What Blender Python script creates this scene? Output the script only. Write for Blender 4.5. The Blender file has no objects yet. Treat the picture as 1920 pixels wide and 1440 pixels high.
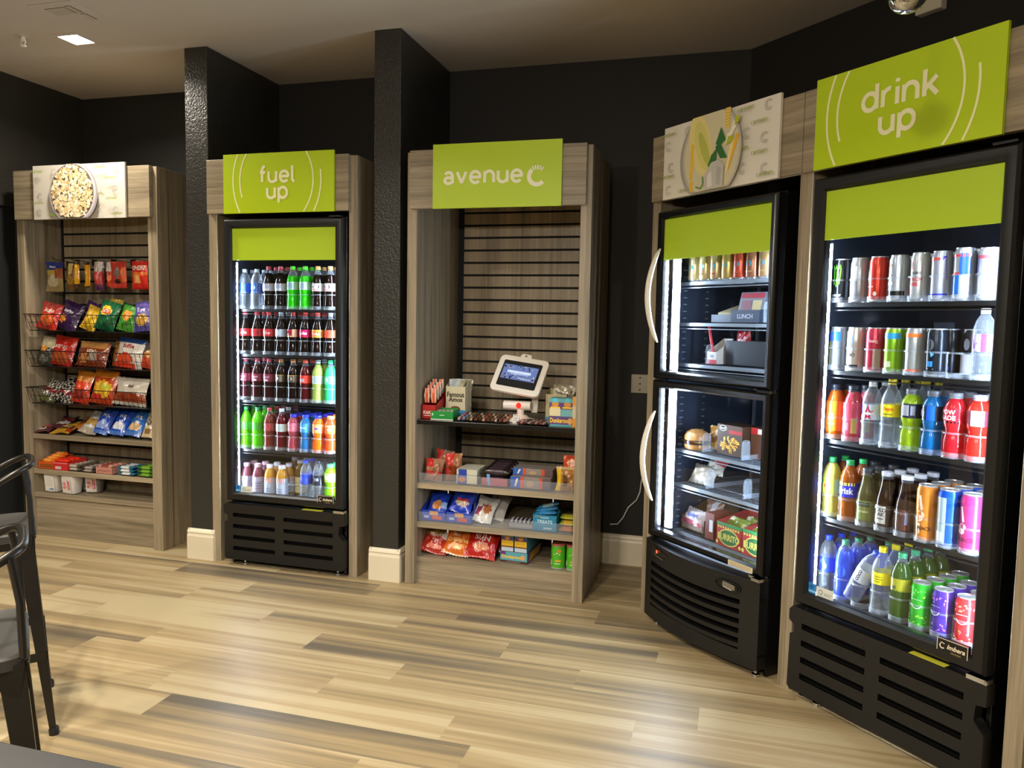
import bpy, bmesh, math, random
from mathutils import Vector, Matrix
S = bpy.context.scene
COL = S.collection
PI = math.pi
rnd = random.Random(7)

# ------------------------------------------------------------------ camera
F_PX, PITCH, ROLL, YAW, CAM_H = 1449.2, -0.0797, -0.0180, -0.2771, 1.41
def _rot():
    c, s = math.cos(YAW), math.sin(YAW)
    A = Matrix(((c, -s, 0), (s, c, 0), (0, 0, 1)))
    c, s = math.cos(PITCH), math.sin(PITCH)
    B = Matrix(((1, 0, 0), (0, c, s), (0, -s, c)))
    c, s = math.cos(ROLL), math.sin(ROLL)
    C_ = Matrix(((c, 0, -s), (0, 1, 0), (s, 0, c)))
    return C_ @ B @ A
_R = _rot().transposed()            # camera axes (right, forward, up) in world space
_m = Matrix((_R.col[0], _R.col[2], -_R.col[1])).transposed()
cam_data = bpy.data.cameras.new('camera')
cam_data.sensor_fit = 'HORIZONTAL'
cam_data.sensor_width = 36.0
cam_data.lens = 36.0 * F_PX / 1920.0
cam_data.clip_start = 0.02
cam = bpy.data.objects.new('camera', cam_data)
COL.objects.link(cam)
cam.matrix_world = Matrix.Translation((0, 0, CAM_H)) @ _m.to_4x4()
S.camera = cam

# ------------------------------------------------------------------ world, view, lamps
W = bpy.data.worlds.new('world'); S.world = W; W.use_nodes = True
W.node_tree.nodes['Background'].inputs[0].default_value = (0.9, 0.8, 0.65, 1)
W.node_tree.nodes['Background'].inputs[1].default_value = 0.03
S.view_settings.view_transform = 'Standard'
S.view_settings.look = 'None'
S.view_settings.exposure = 0.18
S.view_settings.gamma = 1.0
S.view_settings.use_curve_mapping = False
S.cycles.transparent_max_bounces = 40
S.cycles.max_bounces = 8
S.cycles.caustics_reflective = False
S.cycles.caustics_refractive = False
S.cycles.sample_clamp_indirect = 4.0
LAMP_COL = (1.0, 0.91, 0.78)
DOWNLIGHTS = [(-3.484, 3.50, 22), (-2.35, 1.55, 42), (-1.15, 0.35, 60), (-3.9, 0.6, 58), (-0.9, -1.6, 70), (1.4, -0.6, 10)]
ADDED_PENDANTS = [(-1.45, -0.35, 2.12, 70), (-0.35, -0.75, 2.12, 85)]  # added lamps out of view, for frontal light on the sign boards
LED_COL = (0.64, 0.79, 1.0)
LED_STRENGTH = 260.0

# ------------------------------------------------------------------ colour helpers
def lin(c):
    if isinstance(c, str):
        c = c.lstrip('#'); c = tuple(int(c[i:i+2], 16) for i in (0, 2, 4))
    r = []
    for x in c[:3]:
        x = x / 255.0
        r.append(x / 12.92 if x <= 0.04045 else ((x + 0.055) / 1.055) ** 2.4)
    return (r[0], r[1], r[2], 1.0)

# ------------------------------------------------------------------ materials
MATS = {}
def new_mat(name):
    m = bpy.data.materials.new(name); m.use_nodes = True
    nt = m.node_tree
    for n in list(nt.nodes): nt.nodes.remove(n)
    out = nt.nodes.new('ShaderNodeOutputMaterial')
    return m, nt, out
def principled(name, col, rough=0.5, metal=0.0, coat=0.0, bump=None, emit=None, spec=0.5):
    if name in MATS: return MATS[name]
    m, nt, out = new_mat(name)
    p = nt.nodes.new('ShaderNodeBsdfPrincipled')
    if col == 'attr':
        a = nt.nodes.new('ShaderNodeAttribute'); a.attribute_name = 'Col'
        nt.links.new(a.outputs['Color'], p.inputs['Base Color'])
    else:
        p.inputs['Base Color'].default_value = lin(col)
    p.inputs['Roughness'].default_value = rough
    p.inputs['Metallic'].default_value = metal
    p.inputs['Coat Weight'].default_value = coat
    p.inputs['Coat Roughness'].default_value = 0.12
    p.inputs['Specular IOR Level'].default_value = spec
    if bump:
        sc, st, dist = bump
        tc = nt.nodes.new('ShaderNodeTexCoord')
        n = nt.nodes.new('ShaderNodeTexNoise'); n.inputs['Scale'].default_value = sc
        n.inputs['Detail'].default_value = 3
        b = nt.nodes.new('ShaderNodeBump'); b.inputs['Strength'].default_value = st; b.inputs['Distance'].default_value = dist
        nt.links.new(tc.outputs['Object'], n.inputs['Vector'])
        nt.links.new(n.outputs['Fac'], b.inputs['Height'])
        nt.links.new(b.outputs['Normal'], p.inputs['Normal'])
    if emit:
        if emit[0] == 'attr':
            nt.links.new(a.outputs['Color'], p.inputs['Emission Color'])
        else:
            p.inputs['Emission Color'].default_value = (*emit[0], 1)
        p.inputs['Emission Strength'].default_value = emit[1]
    nt.links.new(p.outputs[0], out.inputs[0])
    MATS[name] = m
    return m
def clear_mat(name, tint, base, edge, rough=0.05):
    m, nt, out = new_mat(name)
    t = nt.nodes.new('ShaderNodeBsdfTransparent'); t.inputs[0].default_value = (*tint, 1)
    g = nt.nodes.new('ShaderNodeBsdfPrincipled')
    g.inputs['Base Color'].default_value = (0.75, 0.82, 0.9, 1); g.inputs['Roughness'].default_value = rough
    g.inputs['Specular IOR Level'].default_value = 0.8
    lw = nt.nodes.new('ShaderNodeLayerWeight'); lw.inputs[0].default_value = 0.5
    pw = nt.nodes.new('ShaderNodeMath'); pw.operation = 'POWER'; pw.inputs[1].default_value = 2.2
    ma = nt.nodes.new('ShaderNodeMath'); ma.operation = 'MULTIPLY_ADD'; ma.inputs[1].default_value = edge; ma.inputs[2].default_value = base
    mx = nt.nodes.new('ShaderNodeMixShader')
    nt.links.new(lw.outputs['Facing'], pw.inputs[0]); nt.links.new(pw.outputs[0], ma.inputs[0])
    nt.links.new(ma.outputs[0], mx.inputs[0]); nt.links.new(t.outputs[0], mx.inputs[1]); nt.links.new(g.outputs[0], mx.inputs[2])
    nt.links.new(mx.outputs[0], out.inputs[0])
    MATS[name] = m
    return m
def pane_mat(name):
    m, nt, out = new_mat(name)
    t = nt.nodes.new('ShaderNodeBsdfTransparent'); t.inputs[0].default_value = (0.94, 0.96, 0.97, 1)
    g = nt.nodes.new('ShaderNodeBsdfGlossy'); g.inputs['Roughness'].default_value = 0.01
    lw = nt.nodes.new('ShaderNodeLayerWeight'); lw.inputs[0].default_value = 0.5
    pw = nt.nodes.new('ShaderNodeMath'); pw.operation = 'POWER'; pw.inputs[1].default_value = 5
    ma = nt.nodes.new('ShaderNodeMath'); ma.operation = 'MULTIPLY_ADD'; ma.inputs[1].default_value = 0.9; ma.inputs[2].default_value = 0.035
    mx = nt.nodes.new('ShaderNodeMixShader')
    nt.links.new(lw.outputs['Facing'], pw.inputs[0]); nt.links.new(pw.outputs[0], ma.inputs[0])
    nt.links.new(ma.outputs[0], mx.inputs[0]); nt.links.new(t.outputs[0], mx.inputs[1]); nt.links.new(g.outputs[0], mx.inputs[2])
    nt.links.new(mx.outputs[0], out.inputs[0])
    MATS[name] = m
    return m
def liquid_mat():
    m, nt, out = new_mat('drink')
    a = nt.nodes.new('ShaderNodeAttribute'); a.attribute_name = 'Col'
    p = nt.nodes.new('ShaderNodeBsdfPrincipled'); p.inputs['Roughness'].default_value = 0.12
    p.inputs['Specular IOR Level'].default_value = 0.7
    t = nt.nodes.new('ShaderNodeBsdfTranslucent')
    mx = nt.nodes.new('ShaderNodeMixShader'); mx.inputs[0].default_value = 0.45
    nt.links.new(a.outputs['Color'], p.inputs['Base Color']); nt.links.new(a.outputs['Color'], t.inputs[0])
    nt.links.new(p.outputs[0], mx.inputs[1]); nt.links.new(t.outputs[0], mx.inputs[2])
    nt.links.new(mx.outputs[0], out.inputs[0]); MATS['drink'] = m
    return m
def wood_mat(name, stretch, dark='#6e6350', light='#a5967c', rough=0.42):
    m, nt, out = new_mat(name)
    tc = nt.nodes.new('ShaderNodeTexCoord')
    mp = nt.nodes.new('ShaderNodeMapping'); mp.inputs['Scale'].default_value = stretch
    n1 = nt.nodes.new('ShaderNodeTexNoise'); n1.inputs['Scale'].default_value = 1.0; n1.inputs['Detail'].default_value = 5; n1.inputs['Roughness'].default_value = 0.65; n1.inputs['Distortion'].default_value = 0.4
    mp2 = nt.nodes.new('ShaderNodeMapping'); mp2.inputs['Scale'].default_value = tuple(s * 5 for s in stretch)
    n2 = nt.nodes.new('ShaderNodeTexNoise'); n2.inputs['Scale'].default_value = 1.0; n2.inputs['Detail'].default_value = 3
    add = nt.nodes.new('ShaderNodeMath'); add.operation = 'MULTIPLY_ADD'; add.inputs[1].default_value = 0.35
    sb = nt.nodes.new('ShaderNodeMath'); sb.operation = 'SUBTRACT'; sb.inputs[1].default_value = 0.17
    cr = nt.nodes.new('ShaderNodeValToRGB')
    cr.color_ramp.elements[0].position = 0.3; cr.color_ramp.elements[0].color = lin(dark)
    cr.color_ramp.elements[1].position = 0.68; cr.color_ramp.elements[1].color = lin(light)
    p = nt.nodes.new('ShaderNodeBsdfPrincipled'); p.inputs['Roughness'].default_value = rough
    L = nt.links.new
    L(tc.outputs['Object'], mp.inputs[0]); L(tc.outputs['Object'], mp2.inputs[0]); L(mp.outputs[0], n1.inputs['Vector']); L(mp2.outputs[0], n2.inputs['Vector'])
    L(n2.outputs['Fac'], add.inputs[0]); L(n1.outputs['Fac'], add.inputs[2]); L(add.outputs[0], sb.inputs[0]); L(sb.outputs[0], cr.inputs[0]); L(cr.outputs[0], p.inputs['Base Color']); L(p.outputs[0], out.inputs[0])
    MATS[name] = m
    return m
def floor_mat():
    m, nt, out = new_mat('floor_planks')
    L = nt.links.new
    N = nt.nodes.new
    tc = N('ShaderNodeTexCoord'); at = N('ShaderNodeAttribute'); at.attribute_name = 'Col'
    sx = N('ShaderNodeVectorMath'); sx.operation = 'MULTIPLY_ADD'; sx.inputs[1].default_value = (31, 17, 0)
    L(at.outputs['Color'], sx.inputs[0]); L(tc.outputs['Object'], sx.inputs[2])
    def noise(scale, det, dist=0.3):
        mp = N('ShaderNodeMapping'); mp.inputs['Scale'].default_value = scale
        n = N('ShaderNodeTexNoise'); n.inputs['Scale'].default_value = 1; n.inputs['Detail'].default_value = det; n.inputs['Distortion'].default_value = dist
        n.inputs['Roughness'].default_value = 0.6
        L(sx.outputs[0], mp.inputs[0]); L(mp.outputs[0], n.inputs['Vector']); return n
    a = noise((0.35, 9, 1), 2); b = noise((0.9, 48, 1), 4); c = noise((6, 240, 1), 2, 0)
    def ma(x, k, y):
        n = N('ShaderNodeMath'); n.operation = 'MULTIPLY_ADD'; n.inputs[1].default_value = k
        L(x, n.inputs[0])
        if isinstance(y, float): n.inputs[2].default_value = y
        else: L(y, n.inputs[2])
        return n.outputs[0]
    sp = N('ShaderNodeSeparateColor'); L(at.outputs['Color'], sp.inputs[0])
    v = ma(a.outputs['Fac'], 1.25, -0.38)
    v = ma(b.outputs['Fac'], 0.55, v)
    v = ma(c.outputs['Fac'], 0.12, v)
    v = ma(sp.outputs[2], 0.34, v)
    cr = N('ShaderNodeValToRGB'); L(v, cr.inputs[0])
    els = cr.color_ramp.elements
    els[0].position = 0.34; els[0].color = lin('#5a5143')
    els[1].position = 0.95; els[1].color = lin('#ab9b78')
    e = els.new(0.50); e.color = lin('#6f634e')
    e = els.new(0.64); e.color = lin('#877656')
    e = els.new(0.80); e.color = lin('#9a8662')
    p = N('ShaderNodeBsdfPrincipled'); p.inputs['Roughness'].default_value = 0.43; p.inputs['Specular IOR Level'].default_value = 0.4
    L(cr.outputs[0], p.inputs['Base Color'])
    bp = N('ShaderNodeBump'); bp.inputs['Strength'].default_value = 0.08; bp.inputs['Distance'].default_value = 0.002
    L(c.outputs['Fac'], bp.inputs['Height']); L(bp.outputs[0], p.inputs['Normal'])
    L(p.outputs[0], out.inputs[0]); MATS['floor'] = m
    return m
def emit_mat(name, col, strength):
    m, nt, out = new_mat(name)
    e = nt.nodes.new('ShaderNodeEmission')
    if col == 'attr':
        a = nt.nodes.new('ShaderNodeAttribute'); a.attribute_name = 'Col'; nt.links.new(a.outputs['Color'], e.inputs[0])
    else: e.inputs[0].default_value = (*col, 1)
    e.inputs[1].default_value = strength
    nt.links.new(e.outputs[0], out.inputs[0]); MATS[name] = m
    return m

WOODV = wood_mat('laminate_upright', (22, 22, 0.8))
WOODH = wood_mat('laminate_level', (0.8, 22, 22))
FLOOR = floor_mat()
WALL = principled('black_wall_paint', '#2e2d29', 0.33, bump=(95, 0.6, 0.006), spec=0.45)
WALLB = principled('black_wall_dim', '#272624', 0.6, bump=(95, 0.3, 0.003), spec=0.25)  # same black paint, with the dimmer light on back and right walls put in
CEIL = principled('ceiling_paint', '#c2bab0', 0.9)
ROOMW = principled('plain_wall_paint', '#8d8270', 0.85)
CREAM = principled('cream_trim_paint', '#d9ceb4', 0.45)
BLK = principled('black_plastic', '#0e0e0e', 0.42, bump=(400, 0.15, 0.0006))
BLKG = principled('black_gloss', '#0c0c0d', 0.22)
BLKM = principled('black_matte', '#0a0a0a', 0.8)
INNER = principled('dark_liner', '#3c4658', 0.10)
GUN = principled('gunmetal', '#3a3835', 0.32, metal=0.85)
WIRE = principled('black_wire', '#151515', 0.35, metal=0.3)
CHROME = principled('chrome', '#c9ccd0', 0.12, metal=1.0)
WHITEP = principled('white_plastic', '#e8e2d8', 0.35)
CREAMP = principled('cream_plastic', '#d8cfb9', 0.35)
PRINT = principled('printed_board', 'attr', 0.38)
CARD = principled('printed_card', 'attr', 0.45)
FILM = principled('printed_film', 'attr', 0.27, coat=0.5, bump=(60, 0.5, 0.004))
GLOSS = principled('printed_gloss', 'attr', 0.22, coat=0.4)
CANM = principled('can_metal', 'attr', 0.25, metal=0.45)
DRINK = liquid_mat()
CLEAR = clear_mat('clear_plastic', (0.97, 0.98, 1.0), 0.08, 0.8)
WATER = clear_mat('water', (0.86, 0.9, 0.95), 0.10, 0.85, 0.03)
PANE = pane_mat('door_glass')
LED = emit_mat('led_strip', LED_COL, LED_STRENGTH)
LEDWIDE = emit_mat('led_tube', LED_COL, 90)
LEDDOT = emit_mat('led_dot', (0.85, 0.93, 1.0), LED_STRENGTH * 1.2)
LENS = emit_mat('downlight_lens', (1.0, 0.9, 0.72), 60)
SCREEN = emit_mat('lit_screen', 'attr', 0.9)
REDGLOW = emit_mat('red_scan_light', (1.0, 0.006, 0.004), 7)
REDDOT = emit_mat('red_digits', (1.0, 0.08, 0.04), 6)
TABLE = wood_mat('dark_table_top', (1.5, 30, 30), '#070708', '#121214', 0.5)

# ------------------------------------------------------------------ mesh builder
class MB:
    def __init__(s): s.v = []; s.f = []; s.m = []; s.c = []
    def add(s, vs, fs, mi=0, col=(1, 1, 1, 1)):
        o = len(s.v); s.v += [tuple(p) for p in vs]
        for f in fs:
            s.f.append(tuple(o + i for i in f)); s.m.append(mi); s.c.append(col)
        return s
    def box(s, x0, x1, y0, y1, z0, z1, mi=0, col=(1, 1, 1, 1)):
        v = [(x0, y0, z0), (x1, y0, z0), (x1, y1, z0), (x0, y1, z0), (x0, y0, z1), (x1, y0, z1), (x1, y1, z1), (x0, y1, z1)]
        return s.add(v, [(0, 3, 2, 1), (4, 5, 6, 7), (0, 1, 5, 4), (1, 2, 6, 5), (2, 3, 7, 6), (3, 0, 4, 7)], mi, col)
    def prism_xz(s, pts, y0, y1, mi=0, col=(1, 1, 1, 1)):
        n = len(pts); v = [(x, y0, z) for x, z in pts] + [(x, y1, z) for x, z in pts]
        f = [tuple(range(n)), tuple(range(2 * n - 1, n - 1, -1))] + [(i, (i + 1) % n, n + (i + 1) % n, n + i) for i in range(n)]
        return s.add(v, f, mi, col)
    def prism_xy(s, pts, z0, z1, mi=0, col=(1, 1, 1, 1)):
        n = len(pts); v = [(x, y, z0) for x, y in pts] + [(x, y, z1) for x, y in pts]
        f = [tuple(range(n - 1, -1, -1)), tuple(range(n, 2 * n))] + [(i, (i + 1) % n, n + (i + 1) % n, n + i) for i in range(n)]
        return s.add(v, f, mi, col)
    def prism_yz(s, pts, x0, x1, mi=0, col=(1, 1, 1, 1)):
        n = len(pts); v = [(x0, y, z) for y, z in pts] + [(x1, y, z) for y, z in pts]
        f = [tuple(range(n)), tuple(range(2 * n - 1, n - 1, -1))] + [(i, (i + 1) % n, n + (i + 1) % n, n + i) for i in range(n)]
        return s.add(v, f, mi, col)
    def lathe(s, prof, n=18, c=(0, 0, 0), mi=0, col=(1, 1, 1, 1)):
        """prof: list of (r, z) or (r, z, mi, col) describing the ring ABOVE which the face band takes that material"""
        o = len(s.v); k = len(prof)
        for p in prof:
            for i in range(n):
                a = 2 * PI * i / n
                s.v.append((c[0] + p[0] * math.cos(a), c[1] + p[0] * math.sin(a), c[2] + p[1]))
        for j in range(k - 1):
            mj = prof[j][2] if len(prof[j]) > 2 else mi
            cj = prof[j][3] if len(prof[j]) > 3 else col
            for i in range(n):
                s.f.append((o + j * n + i, o + j * n + (i + 1) % n, o + (j + 1) * n + (i + 1) % n, o + (j + 1) * n + i)); s.m.append(mj); s.c.append(cj)
        return s
    def tube(s, pts, r, n=8, mi=0, col=(1, 1, 1, 1), closed=False):
        pts = [Vector(p) for p in pts]; o = len(s.v); k = len(pts); up = None
        for j, p in enumerate(pts):
            if closed: t = (pts[(j + 1) % k] - pts[j - 1]).normalized()
            else: t = (pts[min(j + 1, k - 1)] - pts[max(j - 1, 0)]).normalized()
            if up is None: up = Vector((0, 0, 1)) if abs(t.z) < 0.9 else Vector((1, 0, 0))
            a = t.cross(up).normalized(); b = a.cross(t).normalized(); up = b
            rr = r[j] if isinstance(r, (list, tuple)) else r
            for i in range(n):
                q = 2 * PI * i / n; w = p + a * (rr * math.cos(q)) + b * (rr * math.sin(q)); s.v.append(tuple(w))
        for j in range(k if closed else k - 1):
            j2 = (j + 1) % k
            for i in range(n):
                s.f.append((o + j * n + i, o + j * n + (i + 1) % n, o + j2 * n + (i + 1) % n, o + j2 * n + i)); s.m.append(mi); s.c.append(col)
        if not closed:
            s.f.append(tuple(o + i for i in range(n - 1, -1, -1))); s.m.append(mi); s.c.append(col)
            s.f.append(tuple(o + (k - 1) * n + i for i in range(n))); s.m.append(mi); s.c.append(col)
        return s
    def mesh(s, name, mats, smooth=False, sharp=0.6, recalc=True):
        me = bpy.data.meshes.new(name); me.from_pydata(s.v, [], s.f)
        if not isinstance(mats, (list, tuple)): mats = [mats]
        for m in mats: me.materials.append(m)
        me.polygons.foreach_set('material_index', s.m)
        at = me.attributes.new('Col', 'FLOAT_COLOR', 'CORNER')
        flat = []
        for f, c in zip(s.f, s.c):
            flat += list(c) * len(f)
        at.data.foreach_set('color', flat)
        if recalc:
            bm = bmesh.new(); bm.from_mesh(me); bmesh.ops.recalc_face_normals(bm, faces=bm.faces); bm.to_mesh(me); bm.free()
        if smooth:
            me.polygons.foreach_set('use_smooth', [True] * len(me.polygons)); me.set_sharp_from_angle(angle=sharp)
        me.update()
        return me
def link(name, me, parent=None, bev=0):
    o = bpy.data.objects.new(name, me); COL.objects.link(o)
    if parent is not None: o.parent = parent
    if bev:
        b = o.modifiers.new('bevel', 'BEVEL'); b.width = bev; b.segments = 2; b.limit_method = 'ANGLE'
    return o
def part(name, mb, mats, parent, smooth=False, bev=0, label=None, recalc=True, sharp=0.6):
    o = link(name, mb.mesh(name, mats, smooth, sharp, recalc), parent, bev)
    if label: o['label'] = label
    return o
LABELS = {}
def tag(o, label, cat, group=None):
    n = len(label.split())
    if n > 16 or n < 4: print('LABEL LENGTH', n, label)
    if label in LABELS: print('DUPLICATE LABEL', label)
    LABELS[label] = 1
    o['label'] = label; o['category'] = cat
    if group: o['group'] = group
    return o
def thing(name, label, cat, loc=(0, 0, 0), rz=0, group=None, rot=None):
    o = bpy.data.objects.new(name, None); COL.objects.link(o)
    o.empty_display_size = 0.05
    o.location = loc; o.rotation_euler = rot if rot else (0, 0, rz)
    return tag(o, label, cat, group)
def structure(name, mb, mats, smooth=False, bev=0, parent=None, recalc=True):
    o = link(name, mb.mesh(name, mats, smooth, 0.6, recalc), parent, bev)
    if parent is None: o['kind'] = 'structure'
    return o

# frames: left row of units faces -Y, right row is turned 45 degrees
R45 = -PI / 4
D0 = Vector((-0.3884, 3.7533)); DD = Vector((math.cos(R45), math.sin(R45))); NN = Vector((-DD.y, DD.x))
YF = 3.76
def PL(s, dep, z=0.0): return Vector((s, YF + dep, z))
def PR(s, dep, z=0.0):
    q = D0 + DD * s + NN * dep; return Vector((q.x, q.y, z))

# ------------------------------------------------------------------ writing and flat art
_tc = {}
def text_polys(txt, bold=0.0, shear=0.0):
    key = (txt, bold, shear)
    if key in _tc: return _tc[key]
    cu = bpy.data.curves.new('glyphs', 'FONT'); cu.body = txt; cu.size = 1.0; cu.align_x = 'CENTER'; cu.resolution_u = 3
    cu.offset = bold; cu.shear = shear; cu.fill_mode = 'FRONT'
    ob = bpy.data.objects.new('glyphs', cu); COL.objects.link(ob)
    dg = bpy.context.evaluated_depsgraph_get(); ev = ob.evaluated_get(dg); me = ev.to_mesh()
    v = [(p.co.x, p.co.y) for p in me.vertices]; f = [tuple(p.vertices) for p in me.polygons]
    ev.to_mesh_clear(); bpy.data.objects.remove(ob); bpy.data.curves.remove(cu)
    if not v: v = [(0, 0), (0.1, 0), (0, 0.1)]; f = [(0, 1, 2)]
    xs = [p[0] for p in v]; ys = [p[1] for p in v]
    cx, cy = (min(xs) + max(xs)) / 2, (min(ys) + max(ys)) / 2; wd = max(xs) - min(xs); ht = max(ys) - min(ys)
    v = [((x - cx), (y - cy)) for x, y in v]
    _tc[key] = (v, f, wd, ht)
    return _tc[key]
def arc(cx, cz, rx, rz, a0, a1, n=20):
    return [(cx + rx * math.cos(math.radians(a0 + (a1 - a0) * i / n)), cz + rz * math.sin(math.radians(a0 + (a1 - a0) * i / n))) for i in range(n + 1)]
def ribbon(pts, t):
    n = len(pts); L = []; Rr = []
    for i, p in enumerate(pts):
        a = pts[max(i - 1, 0)]; b = pts[min(i + 1, n - 1)]
        dx, dz = b[0] - a[0], b[1] - a[1]; d = math.hypot(dx, dz) or 1
        nx, nz = -dz / d * t / 2, dx / d * t / 2
        if 0 < i < n - 1:
            d1 = (p[0] - a[0], p[1] - a[1]); l1 = math.hypot(*d1) or 1
            cs = (d1[0] * dx + d1[1] * dz) / (l1 * d); cs = max(cs, 0.5); nx /= cs; nz /= cs
        L.append((p[0] + nx, p[1] + nz)); Rr.append((p[0] - nx, p[1] - nz))
    return L + Rr, [(i, i + 1, n + i + 1, n + i) for i in range(n - 1)]
GLY = {
 'n': ([[(0, 0), (0, 1)], [(0, .5)] + arc(.42, .56, .42, .44, 180, 0) + [(.84, 0)]], .84),
 'u': ([[(0, 1)] + arc(.42, .42, .42, .42, 180, 360) + [(.84, 1)], [(.84, 1), (.84, 0)]], .84),
 'd': ([arc(.46, .5, .46, .5, 0, 360, 32), [(.92, 0), (.92, 1.5)]], .92),
 'p': ([arc(.46, .5, .46, .5, 0, 360, 32), [(0, 1), (0, -.45)]], .92),
 'a': ([arc(.40, .58, .36, .42, 150, 0) + [(.76, 0)], arc(.38, .27, .36, .27, 0, 360, 28)], .78),
 'v': ([[(0, 1), (.43, .02)], [(.86, 1), (.43, .02)]], .86),
 'e': ([arc(.46, .5, .46, .5, 0, 318, 30), [(.04, .5), (.98, .5)]], .92),
 'r': ([[(0, 0), (0, 1)], [(0, .5)] + arc(.4, .56, .4, .44, 180, 75)], .5),
 'i': ([[(0, 0), (0, 1)], [(0, 1.26), (0, 1.48)]], 0.0),
 'k': ([[(0, 0), (0, 1.5)], [(.72, 1.02), (.03, .4)], [(.25, .6), (.78, 0)]], .76),
 'f': ([[(.2, 0), (.2, 1.12)] + arc(.56, 1.12, .36, .38, 180, 95), [(-.05, .93), (.55, .93)]], .5),
 'l': ([[(0, 1.5), (0, .3)] + arc(.25, .28, .25, .28, 180, 270)], .25),
 't': ([[(.2, 1.35), (.2, .3)] + arc(.45, .3, .25, .3, 180, 280), [(-.08, .93), (.5, .93)]], .5),
 'c': ([arc(.46, .5, .46, .5, 45, 315, 26)], .78),
}
class Art:
    """flat printed layers on a board facing -y; x to the right, z up; each layer a hair in front of the last"""
    def __init__(s, y=0.0, step=0.00025, surf=None): s.mb = MB(); s.y = y; s.k = 0; s.step = step; s.surf = surf
    def _p(s, x, z):
        if s.surf: return s.surf(x, z, s.k * s.step)
        return (x, s.y - s.k * s.step, z)
    def poly(s, vs, fs, col, up=True):
        if up: s.k += 1
        s.mb.add([s._p(x, z) for x, z in vs], fs, 0, lin(col) if isinstance(col, str) else col); return s
    def rect(s, x0, z0, x1, z1, col, n=1):
        vs = []; fs = []
        for i in range(n + 1):
            x = x0 + (x1 - x0) * i / n; vs += [(x, z0), (x, z1)]
        fs = [(2 * i, 2 * i + 2, 2 * i + 3, 2 * i + 1) for i in range(n)]
        return s.poly(vs, fs, col)
    def ell(s, cx, cz, rx, rz, col, n=28):
        vs = arc(cx, cz, rx, rz, 0, 360 - 360 / n, n - 1); return s.poly(vs, [tuple(range(n))], col)
    def pg(s, pts, col, up=True): return s.poly(pts, [tuple(range(len(pts)))], col, up)
    def line(s, pts, t, col, up=True):
        v, f = ribbon(pts, t); return s.poly(v, f, col, up)
    def text(s, txt, cx, cz, h, col, bold=0.02, shear=0.0, w=None, rot=0, font_h=0.72):
        v, f, wd, ht = text_polys(txt, bold, shear); k = h / font_h; kx = k if w is None else w / wd
        c, sn = math.cos(rot), math.sin(rot)
        pts = []
        for x, z in v:
            a, b = x * kx, z * k; pts.append((cx + a * c - b * sn, cz + a * sn + b * c))
        return s.poly(pts, f, col)
    def word(s, txt, cx, cz, xh, t, col, gap=0.43, slope=0.0):
        wd = sum(GLY[c][1] for c in txt) + gap * (len(txt) - 1); x = -wd / 2
        s.k += 1
        for ch in txt:
            st, adv = GLY[ch]
            for i, pl in enumerate(st):
                s.k += 0.02
                s.line([(cx + (x + a) * xh, cz + b * xh + (x + a) * xh * slope) for a, b in pl], t * xh, col, up=False)
            x += adv + gap
        return s
    def part(s, name, parent, mat=None):
        return part(name, s.mb, mat or PRINT, parent, recalc=False)
def clip_arc(cx, cz, r, a0, a1, x0, x1, z0, z1):
    pts = [p for p in arc(cx, cz, r, r, a0, a1, 90) if x0 <= p[0] <= x1 and z0 <= p[1] <= z1]
    return pts

# ================================================================== ROOM
ZC = 2.9; YW = 4.476; XL = -4.416
# floor: planks run along x, 0.1675 wide and 1.18 long
fb = MB(); rf = random.Random(3)
known = {-1: -2.28, 0: -1.968, 1: -0.905, 2: -1.461, 3: -1.246, 4: -1.726, 5: -2.075, 6: -2.617, 7: -2.395, 8: -1.757}
tone = {(0, -1.968): 0.18, (3, -3.606): 0.2, (3, -2.426): 0.75, (4, -1.726): 0.1, (2, -1.461): 0.72, (1, -2.085): 0.9, (1, -0.905): 0.5, (2, -2.641): 0.8, (3, -1.246): 0.25, (0, -0.788): .8, (6, -1.437): .35, (7, -2.395): 0.25}
PW, PLEN = 0.1675, 1.18
for r in range(-32, 36):
    y0 = 2.18 + r * PW
    if y0 > 6.2: break
    off = known.get(r, rf.uniform(-3, -1.8))
    k0 = math.floor((-6.5 - off) / PLEN)
    x = off + k0 * PLEN
    while x < 5.2:
        key = (r, round(x, 3)); tv = tone.get(key, rf.random())
        for kk, vv in tone.items():
            if kk[0] == r and abs(kk[1] - x) < 0.02: tv = vv
        fb.add([(x, y0, 0), (x + PLEN, y0, 0), (x + PLEN, y0 + PW, 0), (x, y0 + PW, 0)], [(0, 1, 2, 3)], 0, (rf.random(), rf.random(), tv, 1))
        x += PLEN
structure('floor', fb, FLOOR, recalc=False)
# right wall runs at 45 degrees from the corner; ceiling and other walls close the room
A0 = PR(-0.2091, 0.81); A1 = PR(5.6, 0.81)
RC = (A0.x, YW)
ceil_poly = [(XL, YW), (RC[0], YW), (A1.x, A1.y), (A1.x, -4.0), (-6.5, -4.0), (-6.5, 2.2), (XL, 2.2)]
structure('ceiling', MB().prism_xy([(-6.6, -4.1), (4.5, -4.1), (4.5, 4.7), (-6.6, 4.7)], ZC, ZC + 0.1), CEIL)
structure('wall_back', MB().box(XL - .1, RC[0] + .1, YW, YW + 0.1, 0, ZC), WALLB)
b = MB(); p0 = (A0.x, A0.y); p1 = (A1.x, A1.y); o_ = NN * 0.1
b.prism_xy([p0, p1, (p1[0] + o_.x, p1[1] + o_.y), (p0[0] + o_.x, p0[1] + o_.y)], 0, ZC)
structure('wall_right', b, WALLB)
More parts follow.
